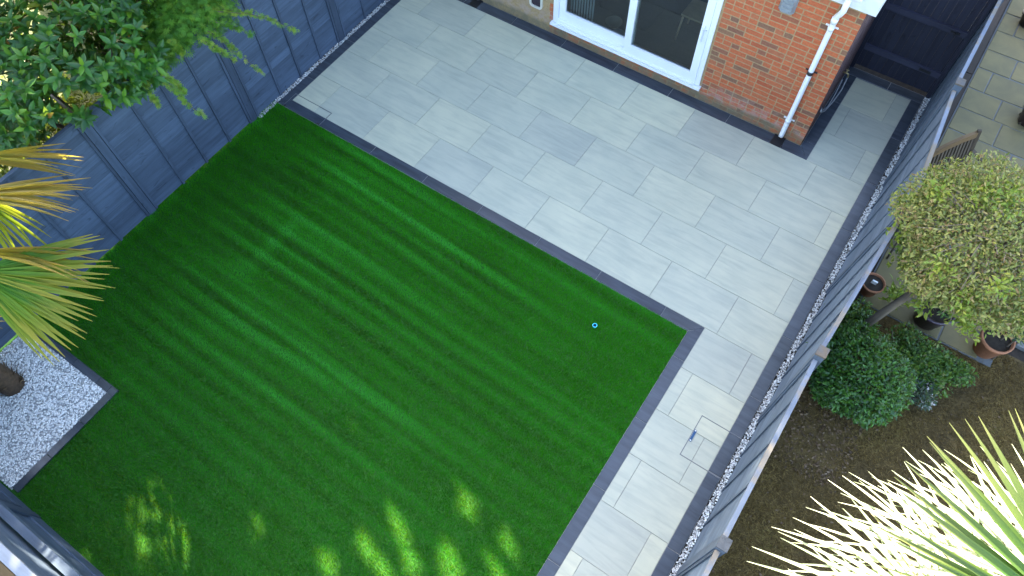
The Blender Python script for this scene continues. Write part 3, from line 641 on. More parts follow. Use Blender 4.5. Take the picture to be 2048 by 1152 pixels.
def downpipe(x, swan):
    p = [(x, YH-0.058, 0.05), (x-0.0, YH-0.045, 0.09), (x, YH-0.045, 2.0)]
    if swan: p += [(x+0.005, YH-0.05, 2.05), (x+0.035, YH-0.10, 2.14), (x+0.05, YH-0.115, 2.19), (x+0.05, YH-0.115, 2.37)]
    d = hb(MB().tube(p, 0.034, 14), 'downpipe', M_white)
    hb(MB().tube([(x, YH-0.045, 2.0-0.04), (x, YH-0.045, 2.03)], 0.040, 14), 'collar', M_white, d)
    hb(MB().tube([(x, YH-0.045, 0.26), (x, YH-0.045, 0.27)], 0.0365, 14), 'collar', M_whited, d)
    for z, mt in ((0.33, M_white), (1.18, M_black), (1.86, M_white)):
        hb(MB().tube([(x, YH-0.045, z), (x, YH-0.045, z+0.05)], 0.0385, 14).box(x-0.075, x+0.075, YH-0.012, YH-0.002, z+0.012, z+0.036), 'bracket', mt, d)
    hb(MB().box(x-0.085, x+0.07, 3.005, YH-0.012, -0.02, 0.003).box(x-0.085, x+0.07, 3.005, 3.02, 0.003, 0.009).box(x-0.085, x+0.07, YH-0.028, YH-0.012, 0.003, 0.009), 'gully', M_black, d)
downpipe(4.80, True); downpipe(-0.27, True)
hb(MB().lathe([(0,0)]*2, n=3), 'dummy', M_black) if False else None
# bulkhead lamp
lp = MB()
for (x0, x1, y0, y1, z0, z1) in ((4.155, 4.345, YH-0.03, YH-0.001, 1.83, 2.10), (4.165, 4.335, YH-0.075, YH-0.031, 1.845, 2.085)):
    c = 0.035; pl = [(x0+c,z0),(x1-c,z0),(x1,z0+c),(x1,z1-c),(x1-c,z1),(x0+c,z1),(x0,z1-c),(x0,z0+c)]; n = len(pl)
    k = 0.02 if y0 < YH-0.05 else 0.0; cx, cz = (x0+x1)/2, (z0+z1)/2
    fr = [(cx+(a-cx)*(1-k/0.09), y0, cz+(b-cz)*(1-k/0.13)) for a, b in pl]
    lp.add([(a, y1, b) for a, b in pl]+fr, [tuple(range(n, 2*n))]+[(i, (i+1) % n, n+(i+1) % n, n+i) for i in range(n)])
lamp = hb(lp, 'wall_lamp', M_lamp)
for i in range(4): hb(MB().box(4.19, 4.31, YH-0.084, YH-0.076, 1.88+i*0.045, 1.90+i*0.045), 'rib', M_lamp, lamp)
# cat flap
def rrect(x0, x1, z0, z1, r, n=5):
    out = []
    for cx, cz, a0 in ((x1-r,z1-r,0),(x0+r,z1-r,90),(x0+r,z0+r,180),(x1-r,z0+r,270)):
        for i in range(n+1):
            a = R_(a0+90*i/n); out.append((cx+r*math.cos(a), cz+r*math.sin(a)))
    return out
A_ = rrect(0.675, 0.90, 0.335, 0.60, 0.06); B_ = rrect(0.705, 0.87, 0.365, 0.57, 0.04); n = len(A_)
fl = MB(); fl.add([(a, YH-0.002, b) for a, b in A_]+[(a, YH-0.03, b) for a, b in A_]+[(a, YH-0.03, b) for a, b in B_]+[(a, YH-0.004, b) for a, b in B_],
   [(k*n+(i+1) % n, k*n+i, (k+1)*n+i, (k+1)*n+(i+1) % n) for k in range(3) for i in range(n)])
cf = hb(fl, 'cat_flap', plain('cream plastic', (0.62, 0.58, 0.48), 0.4))
hb(MB().add([(a, YH-0.010, b) for a, b in B_], [tuple(range(n-1, -1, -1))]), 'flap', plain('smoked plastic', (0.03, 0.02, 0.03), 0.15), cf)
# tap and hose on the alley side
tp = hb(MB().tube([(XC+0.002,4.1,0.60),(XC+0.07,4.1,0.60),(XC+0.085,4.1,0.59),(XC+0.09,4.1,0.54)], 0.011, 8).tube([(XC+0.05,4.1,0.60),(XC+0.05,4.1,0.645)], 0.006, 6).box(XC+0.03, XC+0.07, 4.094, 4.106, 0.645, 0.655), 'tap', M_brass)
hb(MB().tube([(XC+0.09,4.1,0.54),(XC+0.10,4.05,0.36),(XC+0.08,3.9,0.25),(XC+0.05,3.7,0.24),(XC+0.03,3.5,0.38),(XC+0.03,3.35,0.55)], 0.009, 8).tube([(XC+0.05,4.02,0.55),(XC+0.06,3.9,0.38),(XC+0.06,3.7,0.33),(XC+0.035,3.45,0.46),(XC+0.02,3.32,0.62),(XC+0.03,3.26,0.60)], 0.006, 8), 'hose', M_hose)

# main body of the terrace above and beside the extension (it throws the shade over the garden)
def main_house(x0, x1, first):
    r = house if first else empty('house', ((x0+x1)/2, 4.0, 0), 'two storey brick terrace house with a box dormer, beyond the fence end' if x0 > -9 else 'brick terrace house farthest from the garden, with a box dormer', 'house', 'terrace houses')
    o = Vector((1.8, YH, 0)) if first else Vector(((x0+x1)/2, 4.0, 0))
    def b(mb, name, mat, par=None):
        mb.v = [(p[0]-o.x, p[1]-o.y, p[2]-o.z) for p in mb.v]; return mb.build(name, mat, par or r)
    M_far = M_brickfar; z0 = 2.51 if first else -0.05
    b(MB().box(x0, x1, 4.0, 11.5, z0, 5.3), 'upper_wall', M_far)
    b(MB().add([(x0,3.8,5.25),(x1,3.8,5.25),(x1,7.75,8.6),(x0,7.75,8.6),(x1,11.7,5.25),(x0,11.7,5.25)], [(0,1,2,3),(3,2,4,5),(0,3,5),(1,4,2),(0,5,4,1)]), 'roof', M_tilered)
    b(MB().box(x0+0.25, x1-0.25, 4.15, 7.7, 5.6, 8.75), 'dormer', plain('hanging tile', (0.2, 0.09, 0.06), 0.85, 0.3, 10))
    for cx in (x0+(x1-x0)*0.27, x0+(x1-x0)*0.73):
        for zz, yy in ((3.2, 3.99), (6.3, 4.14)):
            wdw = b(MB().box(cx-0.75, cx+0.75, yy-0.04, yy+0.02, zz, zz+1.25), 'window', M_white)
            for k in (-1, 1): b(MB().box(cx+k*0.36-0.29, cx+k*0.36+0.29, yy-0.045, yy-0.041, zz+0.08, zz+1.17), 'pane', M_paned, wdw)
    b(MB().box(x0+0.02, x0+0.7, 7.3, 8.2, 8.2, 9.9), 'chimney', M_far)
def brickfar():
    mt, t, b = newmat('distant brick wall'); bt = N(t, 'TexBrick'); bt.inputs['Scale'].default_value = 4.4
    bt.inputs['Color1'].default_value = (0.40, 0.12, 0.06, 1); bt.inputs['Color2'].default_value = (0.27, 0.09, 0.05, 1); bt.inputs['Mortar'].default_value = (0.4, 0.3, 0.18, 1)
    tc = N(t, 'TexCoord'); sx = N(t, 'SeparateXYZ'); cm = N(t, 'CombineXYZ'); ad = N(t, 'Math', operation='ADD')
    t.links.new(tc.outputs['Object'], sx.inputs[0]); t.links.new(sx.outputs[0], ad.inputs[0]); t.links.new(sx.outputs[1], ad.inputs[1]); t.links.new(ad.outputs[0], cm.inputs[0]); t.links.new(sx.outputs[2], cm.inputs[1])
    t.links.new(cm.outputs[0], bt.inputs['Vector']); t.links.new(bt.outputs['Color'], b.inputs['Base Color']); b.inputs['Roughness'].default_value = 0.9; return mt
M_brickfar = brickfar(); M_paned = plain('dark window glass', (0.02, 0.03, 0.035), 0.08, 0.1)
main_house(-1.65, XC, True); main_house(-8.4, -1.66, False); main_house(-15.2, -8.41, False)

# ------------------------------------------------------------------ covers in the paving, cup on the lawn
ic = empty('inspection_cover', (5.97, -1.25, 0.0), 'square recessed cover set in the path paving, with a small lifting handle', 'cover')
def ringcover(o, x0, x1, y0, y1, wd, mat, sides='lrtb'):
    for s, bx_ in (('l', (x0,x0+wd,y0,y1)), ('r', (x1-wd,x1,y0,y1)), ('b', (x0+wd,x1-wd,y0,y0+wd)), ('t', (x0+wd,x1-wd,y1-wd,y1))):
        if s in sides: MB().box(*[q-c for q, c in zip(bx_, (o.location.x,)*2+(o.location.y,)*2)], -0.004, 0.0035).build('frame_strip', mat, o)
M_strip = plain('aluminium edge strip', (0.16, 0.17, 0.18), 0.5, 0.1, 20, 0.5)
ringcover(ic, 5.709, 6.19, -1.515, -0.985, 0.009, M_strip, 'ltb')
MB().box(-0.012, 0.014, -0.075, 0.075, 0.001, 0.008).build('handle', M_navy, ic, (5.732-5.97, 0.0, 0.0))
for s in (-1, 1): MB().tube([(0,0,0.0085),(0,0,0.0105)], 0.008, 10).build('bolt', M_white, ic, (5.733-5.97, s*0.063, 0))
dc = empty('drain_cover', (-1.0, 0.02, 0.0), 'narrow recessed drain cover in the patio corner by the left fence', 'cover')
ringcover(dc, -1.355, -0.665, -0.148, 0.122, 0.008, M_strip, 'lrt')
for x in (-1.33, -0.70): MB().box(x+1.0-0.02, x+1.0+0.02, -0.168, -0.145, 0.001, 0.006).build('handle', M_black, dc)
cp = empty('plastic_cup', tuple(at(1189, 654, 0.0)), 'small bright blue plastic cup standing on the lawn', 'cup')
MB().lathe([(0.0,0.0),(0.020,0.0),(0.029,0.045),(0.029,0.048),(0.020,0.048),(0.020,0.046)], n=20).build('body', M_cyan, cp)
MB().lathe([(0.0199,0.0465),(0.015,0.012),(0.0,0.012)], n=20).build('inside', M_navy, cp)

# ------------------------------------------------------------------ plants
def ovate(fold=0.12, curl=0.10, wd=0.36, k=4):
    """pointed leaf along +y, length 1, folded on the midrib"""
    v = []; f = []
    for i in range(k+1):
        t = i/k; hw = wd/2*math.sin(math.pi*min(1, t**0.85*0.96+0.02))**0.9; z = -curl*t*t
        v += [(-hw, t, z+fold*hw*2), (0, t, z), (hw, t, z+fold*hw*2)]
    for i in range(k):
        a = 3*i; f += [(a,a+1,a+4),(a,a+4,a+3),(a+1,a+2,a+5),(a+1,a+5,a+4)]
    return np.array(v), np.array(f)
LAUREL = ovate(0.25, 0.16, 0.40, 5); SMALL = (np.array([(0,0,0),(0.27,0.45,0.06),(0,1,-0.08),(-0.27,0.45,0.06)], float), np.array([(0,1,2),(0,2,3)])); MID = ovate(0.2, 0.15, 0.42, 3)
def palmate():
    v = [(0,0,0)]; f = []
    for a, L in ((-125,.55),(-80,.8),(-40,.95),(0,1.05),(40,.95),(80,.8),(125,.55)):
        r = R_(a); c, s = math.sin(r), math.cos(r); b = len(v)
        v += [(c*L*.45-s*.075, s*L*.45+c*.075, 0.02), (c*L, s*L, -0.08), (c*L*.45+s*.075, s*L*.45-c*.075, 0.02)]
        f += [(0,b+2,b+1),(0,b+1,b)]
    return np.array(v, float), np.array(f)
ACER = palmate()
def tmesh(name, T, mat):
    me = npmesh(name, T[0], T[1], None, True); me.materials.append(mat); return me
def whorls(tips, axes, per, ang, size, jit=0.25):
    """leaf directions, normals, positions for leaves spiralling round shoot tips"""
    D, Nn, P, S = [], [], [], []
    for p, a in zip(tips, axes):
        a = unit(a); u = unit(np.cross(a, rng.normal(size=3))); v = np.cross(a, u); k = per+rng.integers(-1, 2); ph = rng.random()*6.28
        for i in range(k):
            th = ph+2.4*i; q = R_(ang+rng.normal(0, 13))*(0.55+0.55*(i+1)/k); o = u*math.cos(th)+v*math.sin(th)
            d = a*math.cos(q)+o*math.sin(q)+rng.normal(0, jit*0.4, 3); d[2] -= 0.12
            D.append(d); Nn.append(a*math.sin(q)-o*math.cos(q)+rng.normal(0, 0.12, 3)); P.append(p-a*size*0.18*(i/k)); S.append(size*rng.uniform(0.7, 1.15))
    return np.array(D), np.array(Nn), np.array(P), np.array(S)
def leafy(root, T, mat, D, Nn, P, S, nparts, tname='leaf'):
    """largest leaves in view as parts, the rest joined"""
    M = frames(D, Nn, S)
    if nparts:
        px = to_px(P); vis = (px[:, 0] > -30) & (px[:, 0] < 2080) & (px[:, 1] > -30) & (px[:, 1] < 1180)
        sc_ = np.linalg.norm(P-CP, axis=1)+np.where(vis, 0, 100); idx = np.argsort(sc_); top = idx[:nparts]; rest = idx[nparts:]
        me = tmesh(root.name+'_leaf', T, mat); rl = np.array(root.location)
        for i in top:
            o = link(tname, me, root); mm = np.eye(4); mm[:3, :3] = M[i]; mm[:3, 3] = P[i]-rl; o.matrix_local = Matrix(mm.tolist())
    else: rest = np.arange(len(P))
    if len(rest):
        o = scatter('foliage', T, M[rest], P[rest]-np.array(root.location), mat, root, True); o['kind'] = 'stuff'
def limbs(root, name, mat, paths):
    mb = MB(); rl = np.array(root.location)
    for pts, r0, r1 in paths:
        k = len(pts); mb.tube([np.array(p)-rl for p in pts], [r0+(r1-r0)*i/(k-1) for i in range(k)], 6)
    return mb.build(name, mat, root)
def shell(n, c, r, lo=0.75, hi=1.0, up=-0.5):
    d = rdir(n*3); d = d[d[:, 2] > up][:n]; k = rng.uniform(lo, hi, len(d))
    lump = 1+0.16*(vnoise(d[:, 0]*2.3+5, d[:, 1]*2.3+d[:, 2]*2, 31)-0.5)*2
    return np.array(c)+d*np.array(r)*(k*lump)[:, None], d

# big laurel-like shrub hanging over the left fence
lr = empty('laurel_shrub', (-2.45, -2.0, 0), 'large glossy green shrub with a few orange leaves, spilling over the left fence', 'shrub')
tips, ax = shell(950, (-2.35, -1.95, 1.95), (1.45, 1.6, 0.95), 0.55, 1.05, -0.45)
t4, a4 = shell(380, (-2.6, -2.0, 1.45), (1.3, 1.5, 0.7), 0.2, 1.0, -0.6)
t2, a2 = shell(70, (-1.95, -2.65, 1.85), (0.75, 0.75, 0.6), 0.6, 1.05, -0.4)
t3, a3 = shell(60, (-1.75, -1.45, 2.0), (0.7, 0.6, 0.55), 0.6, 1.05, -0.3)
tips = np.concatenate([tips, t2, t3, t4]); ax = np.concatenate([ax, a2, a3, a4])
ok = (tips[:, 0] < XL+0.05) | (tips[:, 2] > 1.72); tips, ax = tips[ok], ax[ok]
pxt = to_px(tips); hole = (((pxt[:, 0]-150)/62)**2+((pxt[:, 1]-198)/24)**2 < 1) | (((pxt[:, 0]-118)/40)**2+((pxt[:, 1]-248)/16)**2 < 1) | ((pxt[:, 0] > 318) & (pxt[:, 1] < 160)) | (((pxt[:, 0]-8)/22)**2+((pxt[:, 1]-160)/18)**2 < 1)
low = pxt[:, 1] > np.interp(pxt[:, 0], [-50, 0, 140, 300, 330], [322, 314, 256, 172, 125]); hole |= low
tips, ax = tips[~hole], ax[~hole]
leafy(lr, LAUREL, M_laurel, *whorls(tips, unit(ax*[1, 1, 0.6]+[0.15, -0.05, 0.75]), 7, 62, 0.132), 300)
limbs(lr, 'branches', M_bark, [([(-2.45+dx*.2, -2.0+dy*.2, 0), (-2.45+dx*.5, -2.0+dy*.5, 0.8), (-2.4+dx, -2.0+dy, 1.7), (-2.35+dx*1.3, -2.0+dy*1.3, 2.3)], 0.045, 0.012) for dx, dy in ((0.5,0.3),(-0.3,0.7),(0.2,-0.7),(0.75,-0.45),(-0.6,-0.3),(0.4,0.75))])

# acer with trailing shoots
ac = empty('acer_tree', (-2.1, -0.35, 0), 'feathery green maple trailing thin shoots down over the left fence', 'tree')
c1, d1 = shell(1700, (-1.68, -0.66, 1.93), (0.50, 0.62, 0.36), 0.3, 1.05, -0.7)
c2, d2 = shell(700, (-1.58, -1.16, 1.83), (0.26, 0.40, 0.20), 0.3, 1.05, -0.6)
c3, d3 = shell(350, (-1.72, -0.42, 1.95), (0.36, 0.35, 0.25), 0.3, 1.05, -0.6)
P = np.concatenate([c1, c2, c3]); d = np.concatenate([d1, d2, d3])
P = P[:, None, :]+rng.normal(0, 0.03, (len(P), 2, 3)); P = P.reshape(-1, 3); d = np.repeat(d, 2, 0)
n = len(P)
leafy(ac, ACER, M_acer, unit(d*[1, 1, 0.3]+rng.normal(0, 0.6, (n, 3))-[0, 0, 0.25]), unit(d+[0.1, -0.1, 1.3]+rng.normal(0, 0.35, (n, 3))), P, rng.uniform(0.040, 0.068, n), 0)
limbs(ac, 'trunk', M_bark, [([(-2.1,-0.35,0),(-2.08,-0.4,0.7),(-2.0,-0.5,1.3),(-1.95,-0.55,1.9)], 0.05, 0.015)]+[([(-2.0,-0.5,1.25),(-1.9+dx*.6,-0.5+dy*.6,1.7),(-1.85+dx,-0.55+dy,2.0)], 0.02, 0.006) for dx, dy in ((0.3,0.4),(0.3,-0.4),(-0.3,0.4),(-0.2,-0.5),(0.35,0.0))])
SH = [((418,22),(500,28),(545,40),(592,62), 2.02, 1.52), ((418,40),(450,50),(475,55),(500,68), 2.0, 1.70), ((415,62),(440,75),(470,100),(522,145), 1.98, 1.36),
      ((400,78),(425,92),(445,103),(470,120), 1.95, 1.62), ((318,160),(345,175),(370,205),(405,230), 1.9, 1.40), ((325,150),(345,160),(358,172),(370,185), 1.9, 1.62),
      ((280,160),(295,175),(305,195),(318,214), 1.9, 1.56), ((340,80),(352,90),(358,98),(365,108), 1.98, 1.82), ((400,15),(440,18),(470,22),(500,26), 2.0, 1.78), ((318,120),(325,128),(330,132),(335,138), 1.95, 1.8)]
for s in SH:
    zs = np.linspace(s[4], s[5], 4)*[1, 1.01, 1.0, 1]; path = [at(q[0], q[1], z) for q, z in zip(s[:4], zs)]
    tt = np.linspace(0, 1, 60)**0.9*3; ip = np.minimum(tt.astype(int), 2); fr_ = (tt-ip)[:, None]; pth = np.array(path)
    pos = pth[ip]*(1-fr_)+pth[ip+1]*fr_
    br = limbs(ac, 'branch', M_bark, [(path, 0.005, 0.002)])
    dens = len(pos); k = 3; Pp = np.repeat(pos, k, 0)+rng.normal(0, 0.018, (dens*k, 3)); keep = rng.random(len(Pp)) < np.repeat(np.where((tt > 2.3) & (tt < 2.75), 0.25, 0.8), k); Pp = Pp[keep]
    n = len(Pp); dr = np.repeat(np.gradient(pos, axis=0), k, 0)[keep]
    o = scatter('leaves', ACER, frames(unit(dr)+rng.normal(0, 0.6, (n, 3))-[0, 0, 0.3], rng.normal(0, 0.35, (n, 3))+[0.1, -0.1, 1.0], rng.uniform(0.028, 0.050, n)), Pp-np.array(ac.location), M_acerd if s[5] < 1.6 or random.random() < .4 else M_acer, ac, True); o['kind'] = 'stuff'

# fan palms
def leaflet_mesh(name, mat, droop, wd, split=True):
    v = []; f = []; k = 7
    for i in range(k+1):
        t = i/k; hw = wd/2*(0.25+0.75*min(1, t/0.35))*(1-max(0, (t-0.55)/0.45)**1.3*0.93); z = -droop*t**2.4
        v += [(-hw, t, z+hw*0.85), (0, t, z), (hw, t, z+hw*0.85)]
    for i in range(k):
        a = 3*i; f += [(a,a+1,a+4),(a,a+4,a+3),(a+1,a+2,a+5),(a+1,a+5,a+4)]
    return tmesh(name, (np.array(v), np.array(f)), mat)
LM = {}
def fan(root, hub, axis, nrm, n, spread, L, mat, crown, droop=(0.05, 0.3), wd=0.052, fold=0.0, tips=None):
    hub = np.array(hub, float); axis = unit(np.array(axis, float)); nrm = unit(np.array(nrm, float)-axis*np.dot(nrm, axis)); side = np.cross(axis, nrm)
    rl = np.array(root.location); cr = np.array(crown, float)
    mid = (cr+hub)/2+np.array([0, 0, 0.10])
    fr_ = MB().tube([cr-rl, mid-rl, hub-axis*0.02-rl, hub+axis*0.05-rl], [0.016, 0.011, 0.009, 0.004], 6).build('frond', M_petiole, root)
    for i in range(n):
        th = R_(spread)*(2*(i+0.5)/n-1)
        d = axis*math.cos(th)+side*math.sin(th)-nrm*fold*abs(math.sin(th)); Li = L*(0.62+0.38*math.cos(th*0.75))*random.uniform(0.9, 1.06)
        if tips is not None: d = np.array(tips[i])-hub; Li = np.linalg.norm(d)
        d = unit(d+rng.normal(0, 0.015, 3)); nn = nrm+side*math.sin(th)*0.15+rng.normal(0, 0.13, 3)
        key = (mat.name, round(random.choice(np.linspace(droop[0], droop[1], 4)), 3), round(wd, 3))
        if key not in LM: LM[key] = leaflet_mesh('leaflet', mat, key[1], key[2])
        mm = np.eye(4); Mx = frames(d[None], nn[None], np.array([[Li*random.uniform(.85, 1.1), Li, Li]]))[0]; mm[:3, :3] = Mx; mm[:3, 3] = hub-rl
        o = link('leaflet', LM[key], fr_); o.matrix_local = Matrix(mm.tolist())
M_petiole = plain('palm stalk', (0.16, 0.19, 0.06), 0.5, 0.15)
def trunk(root, top, r, fib=120):
    rl = np.array(root.location); z = np.linspace(-0.03, top, 14); pts = [(0.012*math.sin(q*3), 0.012*math.cos(q*2.3), q) for q in z]
    mb = MB().tube(pts, [r*(1.1 if q < 0.15 else 1.0)+0.012*math.sin(q*40) for q in z], 14); t = mb.build('trunk', M_fibre, root)
    n = fib; th = rng.random(n)*6.28; zz = rng.uniform(0.02, top, n); o_ = np.stack([np.cos(th), np.sin(th), np.zeros(n)], -1)
    T = (np.array([(-0.12,0,0),(0.12,0,0),(0.05,0.6,0.08),(0,1,0.3),(-0.05,0.6,0.08)], float), np.array([(0,1,2),(0,2,4),(4,2,3)]))
    s = scatter('trunk_fibre', T, frames(o_*0.35+[0, 0, 1.0]+rng.normal(0, 0.2, (n, 3)), o_+rng.normal(0, 0.2, (n, 3)), rng.uniform(0.08, 0.17, n)), o_*r*1.0+np.stack([np.zeros(n), np.zeros(n), zz], -1), M_fibre2, t); s['kind'] = 'stuff'
M_fibre = plain('palm trunk fibre', (0.10, 0.062, 0.034), 0.95, 0.5, 25, bumpy=0.9)
M_fibre2 = leafmat('palm leaf bases', [(0, (0.08, 0.05, 0.026)), (0.7, (0.18, 0.11, 0.05)), (1, (0.42, 0.30, 0.17))], 0.05, 0.8)
lpm = empty('fan_palm', (-1.01, -5.06, 0), 'fan palm with yellowing tips and backlight tinted into its fronds, growing from the white chippings beside the left fence', 'palm tree')
trunk(lpm, 2.5, 0.13, 300); LC = (-1.01, -5.06, 2.55)
def axis_px(a, b, za, zb): return at(*b, zb)-at(*a, za)
fan(lpm, at(-70, 318, 2.45), axis_px((-70, 318), (130, 290), 2.45, 2.25), (-0.5, 0.3, 0.35), 13, 26, 0.92, M_palmy, LC, (0.0, 0.12), 0.06, 0.6)
fan(lpm, at(-110, 400, 2.5), axis_px((-110, 400), (140, 350), 2.5, 2.2), (-0.35, 0.35, 0.55), 26, 42, 1.12, M_palmy, LC, (0.0, 0.2), 0.06, 0.25)
fan(lpm, at(-90, 380, 2.35), axis_px((-90, 380), (70, 470), 2.35, 1.75), (0.2, 0.5, 0.7), 16, 40, 0.95, M_palm, LC, (0.1, 0.4), 0.055, 0.2)
fan(lpm, at(-60, 505, 2.3), axis_px((-60, 505), (160, 492), 2.3, 2.1), (-0.3, 0.7, 0.4), 11, 20, 0.98, M_palmy, LC, (0.05, 0.2), 0.07, 0.7)
fan(lpm, at(-50, 545, 2.25), axis_px((-50, 545), (200, 600), 2.25, 2.0), (0.25, -0.1, 0.9), 30, 42, 1.08, M_palm, LC, (0.0, 0.14), 0.052, 0.1)
fan(lpm, at(-90, 620, 2.1), axis_px((-90, 620), (60, 690), 2.1, 1.4), (0.3, -0.2, 0.8), 7, 26, 0.5, M_palmy, LC, (0.1, 0.3), 0.055, 0.2)
for a in (150, 200, 250, 300):
    q = np.array([math.cos(R_(a)), math.sin(R_(a)), 0.25]); fan(lpm, np.array(LC)+q*0.65, q, (0, 0, 1), 18, 75, 0.75, M_palm, LC)
rpm = empty('fan_palm', (7.75, -3.55, 0), 'tall fan palm in the next garden, fronds coloured pale as sun glare, nearest the camera', 'palm tree')
trunk(rpm, 4.55, 0.13, 160); RC = (7.75, -3.55, 4.6)
NT = [(2090,812),(2040,818),(2003,823),(1965,832),(1933,841),(1900,855),(1869,876),(1855,890),(1831,919),(1814,950),(1799,980),(1793,1022),(1779,1045),(1774,1093),(1771,1124),(1780,1175),(1800,1225),(1830,1270)]
hubn = at(2208, 1294, 4.86)
fan(rpm, hubn, at(1850, 950, 5.12)-hubn, (0.85, -0.40, 0.62), len(NT), 70, 0.9, M_palmn, RC, (0.0, 0.06), 0.036, tips=[at(p[0], p[1], 5.12-0.0012*max(0, p[1]-1000)) for p in NT])
for (hx, hy, hz), (tx, ty, tz), nn, L, sp in (((1960,1190,4.25), (1660,1010,3.95), (-0.2,0.25,1), 0.86, 70), ((2040,1160,4.15), (1780,930,3.8), (-0.35,0.3,1), 0.9, 65), ((1900,1260,4.3), (1590,1120,4.05), (-0.3,0.1,1), 0.84, 68),
                                       ((2150,1120,4.1), (1990,920,3.7), (-0.3,0.4,1), 0.88, 65), ((2130,1200,4.4), (1950,990,4.2), (-0.3,0.35,1), 0.82, 70), ((1850,1330,4.1), (1640,1180,3.8), (-0.2,0.1,1), 0.8, 70)):
    h = at(hx, hy, hz); fan(rpm, h, at(tx, ty, tz)-h, nn, 23, sp, L, M_palmw, RC, (0.02, 0.2), 0.030, 0.1)
for a in (-80, -30, 30, 70):
    q = np.array([math.cos(R_(a)), math.sin(R_(a)), 0.1]); fan(rpm, np.array(RC)+q*0.7, q, (0, 0, 1), 18, 75, 0.8, M_palm, RC)

# clipped round-headed tree
def cloud(root, c, r, T, mat, n, size, lo=0.6, up=-0.75, bias=0.6, mats=None):
    P, d = shell(n, c, r, lo, 1.03, up); n = len(P)
    D = unit(d*0.7+rng.normal(0, 0.7, (n, 3))); Nn = unit(d+[0, 0, bias]+rng.normal(0, 0.45, (n, 3)))
    leafy(root, T, mat, D, Nn, P, rng.uniform(size*0.65, size*1.25, n), 0)
tt = empty('round_tree', (6.66, 0.66, 0), 'small tree with a clipped rounded crown of mottled olive and yellow leaves', 'tree')
TC = np.array([7.16, 1.22, 1.86])
cloud(tt, TC, (0.83, 0.83, 0.62), MID, M_top, 27000, 0.041, 0.66, -0.85)
for k in range(26):
    d = unit(rng.normal(size=3)+[-0.55, -0.55, 0.35]); p = TC+d*np.array((0.82, 0.82, 0.67))*rng.uniform(0.92, 1.03)
    cloud(tt, p, (0.13, 0.13, 0.10), MID, M_topy, 70, 0.052, 0.2, -1)
for px, py, z in ((1815,400,1.85),(1800,470,1.7),(1935,640,1.35),(1900,600,1.4),(1990,640,1.3),(1850,605,1.35)):
    cloud(tt, at(px, py, z), (0.12, 0.12, 0.12), MID, M_topy, 70, 0.07, 0.2, -1)
tw = []
for k in range(70):
    d = unit(rng.normal(size=3)+[-0.5, -0.6, 0.2]); tw.append(([TC+d*0.25, TC+d*0.55+rng.normal(0, 0.05, 3), TC+d*np.array((0.84, 0.84, 0.69))+rng.normal(0, 0.03, 3)], 0.009, 0.002))
limbs(tt, 'twigs', M_twig, tw)
limbs(tt, 'trunk', M_bark, [([(6.66,0.66,-0.03),(6.70,0.71,0.4),(6.80,0.80,0.9),(6.95,0.98,1.4),(7.08,1.12,1.8)], 0.055, 0.03)]+[([(6.88,0.9,1.15),(6.95+dx*.5,1.0+dy*.5,1.5),(7.05+dx,1.12+dy,1.9)], 0.022, 0.008) for dx, dy in ((0.5,0.1),(-0.3,0.4),(0.1,-0.5),(0.4,0.5),(-0.45,-0.1))])
sl_ = empty('seedling', tuple(at(1768, 600, 0)), 'bright green seedling at the foot of the leaning trunk', 'plant')
cloud(sl_, np.array(sl_.location)+[0.05, 0.0, 0.22], (0.16, 0.16, 0.16), MID, M_topy, 130, 0.07, 0.1, -1); limbs(sl_, 'stem', M_twig, [([np.array(sl_.location), np.array(sl_.location)+[0.05, 0, 0.25]], 0.006, 0.003)])

def bush(name, label, c, r, T, mat, n, size, lo=0.55, cat='shrub', lobes=0):
    o = empty(name, (c[0], c[1], 0), label, cat); c = np.array(c)
    if lobes:
        for k in range(lobes):
            a = rng.random()*6.28; q = c+np.array([math.cos(a)*r[0], math.sin(a)*r[1], rng.uniform(-.3, .4)*r[2]])*rng.uniform(0.3, 0.75)
            cloud(o, q, np.array(r)*rng.uniform(0.4, 0.6), T, mat, n//lobes, size, 0.3, -0.7)
    else: cloud(o, c, r, T, mat, n, size, lo, -0.6)
    limbs(o, 'stems', M_bark, [([(c[0]+dx*.2, c[1]+dy*.2, -0.02), (c[0]+dx*.5*r[0], c[1]+dy*.5*r[1], c[2]*0.7), (c[0]+dx*.8*r[0], c[1]+dy*.8*r[1], c[2]+r[2]*0.4)], 0.014, 0.004) for dx, dy in ((.7,.2),(-.6,.5),(.1,-.8),(-.4,-.5),(.3,.7))])
    return o
bush('evergreen_bush', 'dense rounded dark green bush next to the right fence', (6.88, 0.17, 0.42), (0.50, 0.50, 0.42), MID, M_bush, 10000, 0.050, 0.62)
bush('low_shrub', 'straggly low green shrub between the dark bush and the round tree', (7.22, 0.80, 0.22), (0.40, 0.36, 0.25), SMALL, M_low, 5200, 0.045, lobes=9)
bush('low_shrub', 'low small-leaved shrub spreading along the paving corner', (7.66, 0.82, 0.20), (0.40, 0.32, 0.24), SMALL, M_low, 4200, 0.045, lobes=8)
bush('low_shrub', 'dark low shrub tucked under the leaning trunk by the fence', (6.62, 0.78, 0.25), (0.26, 0.40, 0.28), SMALL, M_low, 2600, 0.05, lobes=6)
bush('grey_shrub', 'small grey green shrub dotted with pale flowers beside the dark bush', (7.52, 0.50, 0.2), (0.22, 0.24, 0.2), SMALL, M_grey, 1800, 0.04, lobes=5)
bush('fence_sprig', 'sprig of bright leaves poking up beside the fence top and bench', (6.55, 2.05, 1.35), (0.16, 0.14, 0.2), MID, M_acer, 220, 0.075, 0.1)

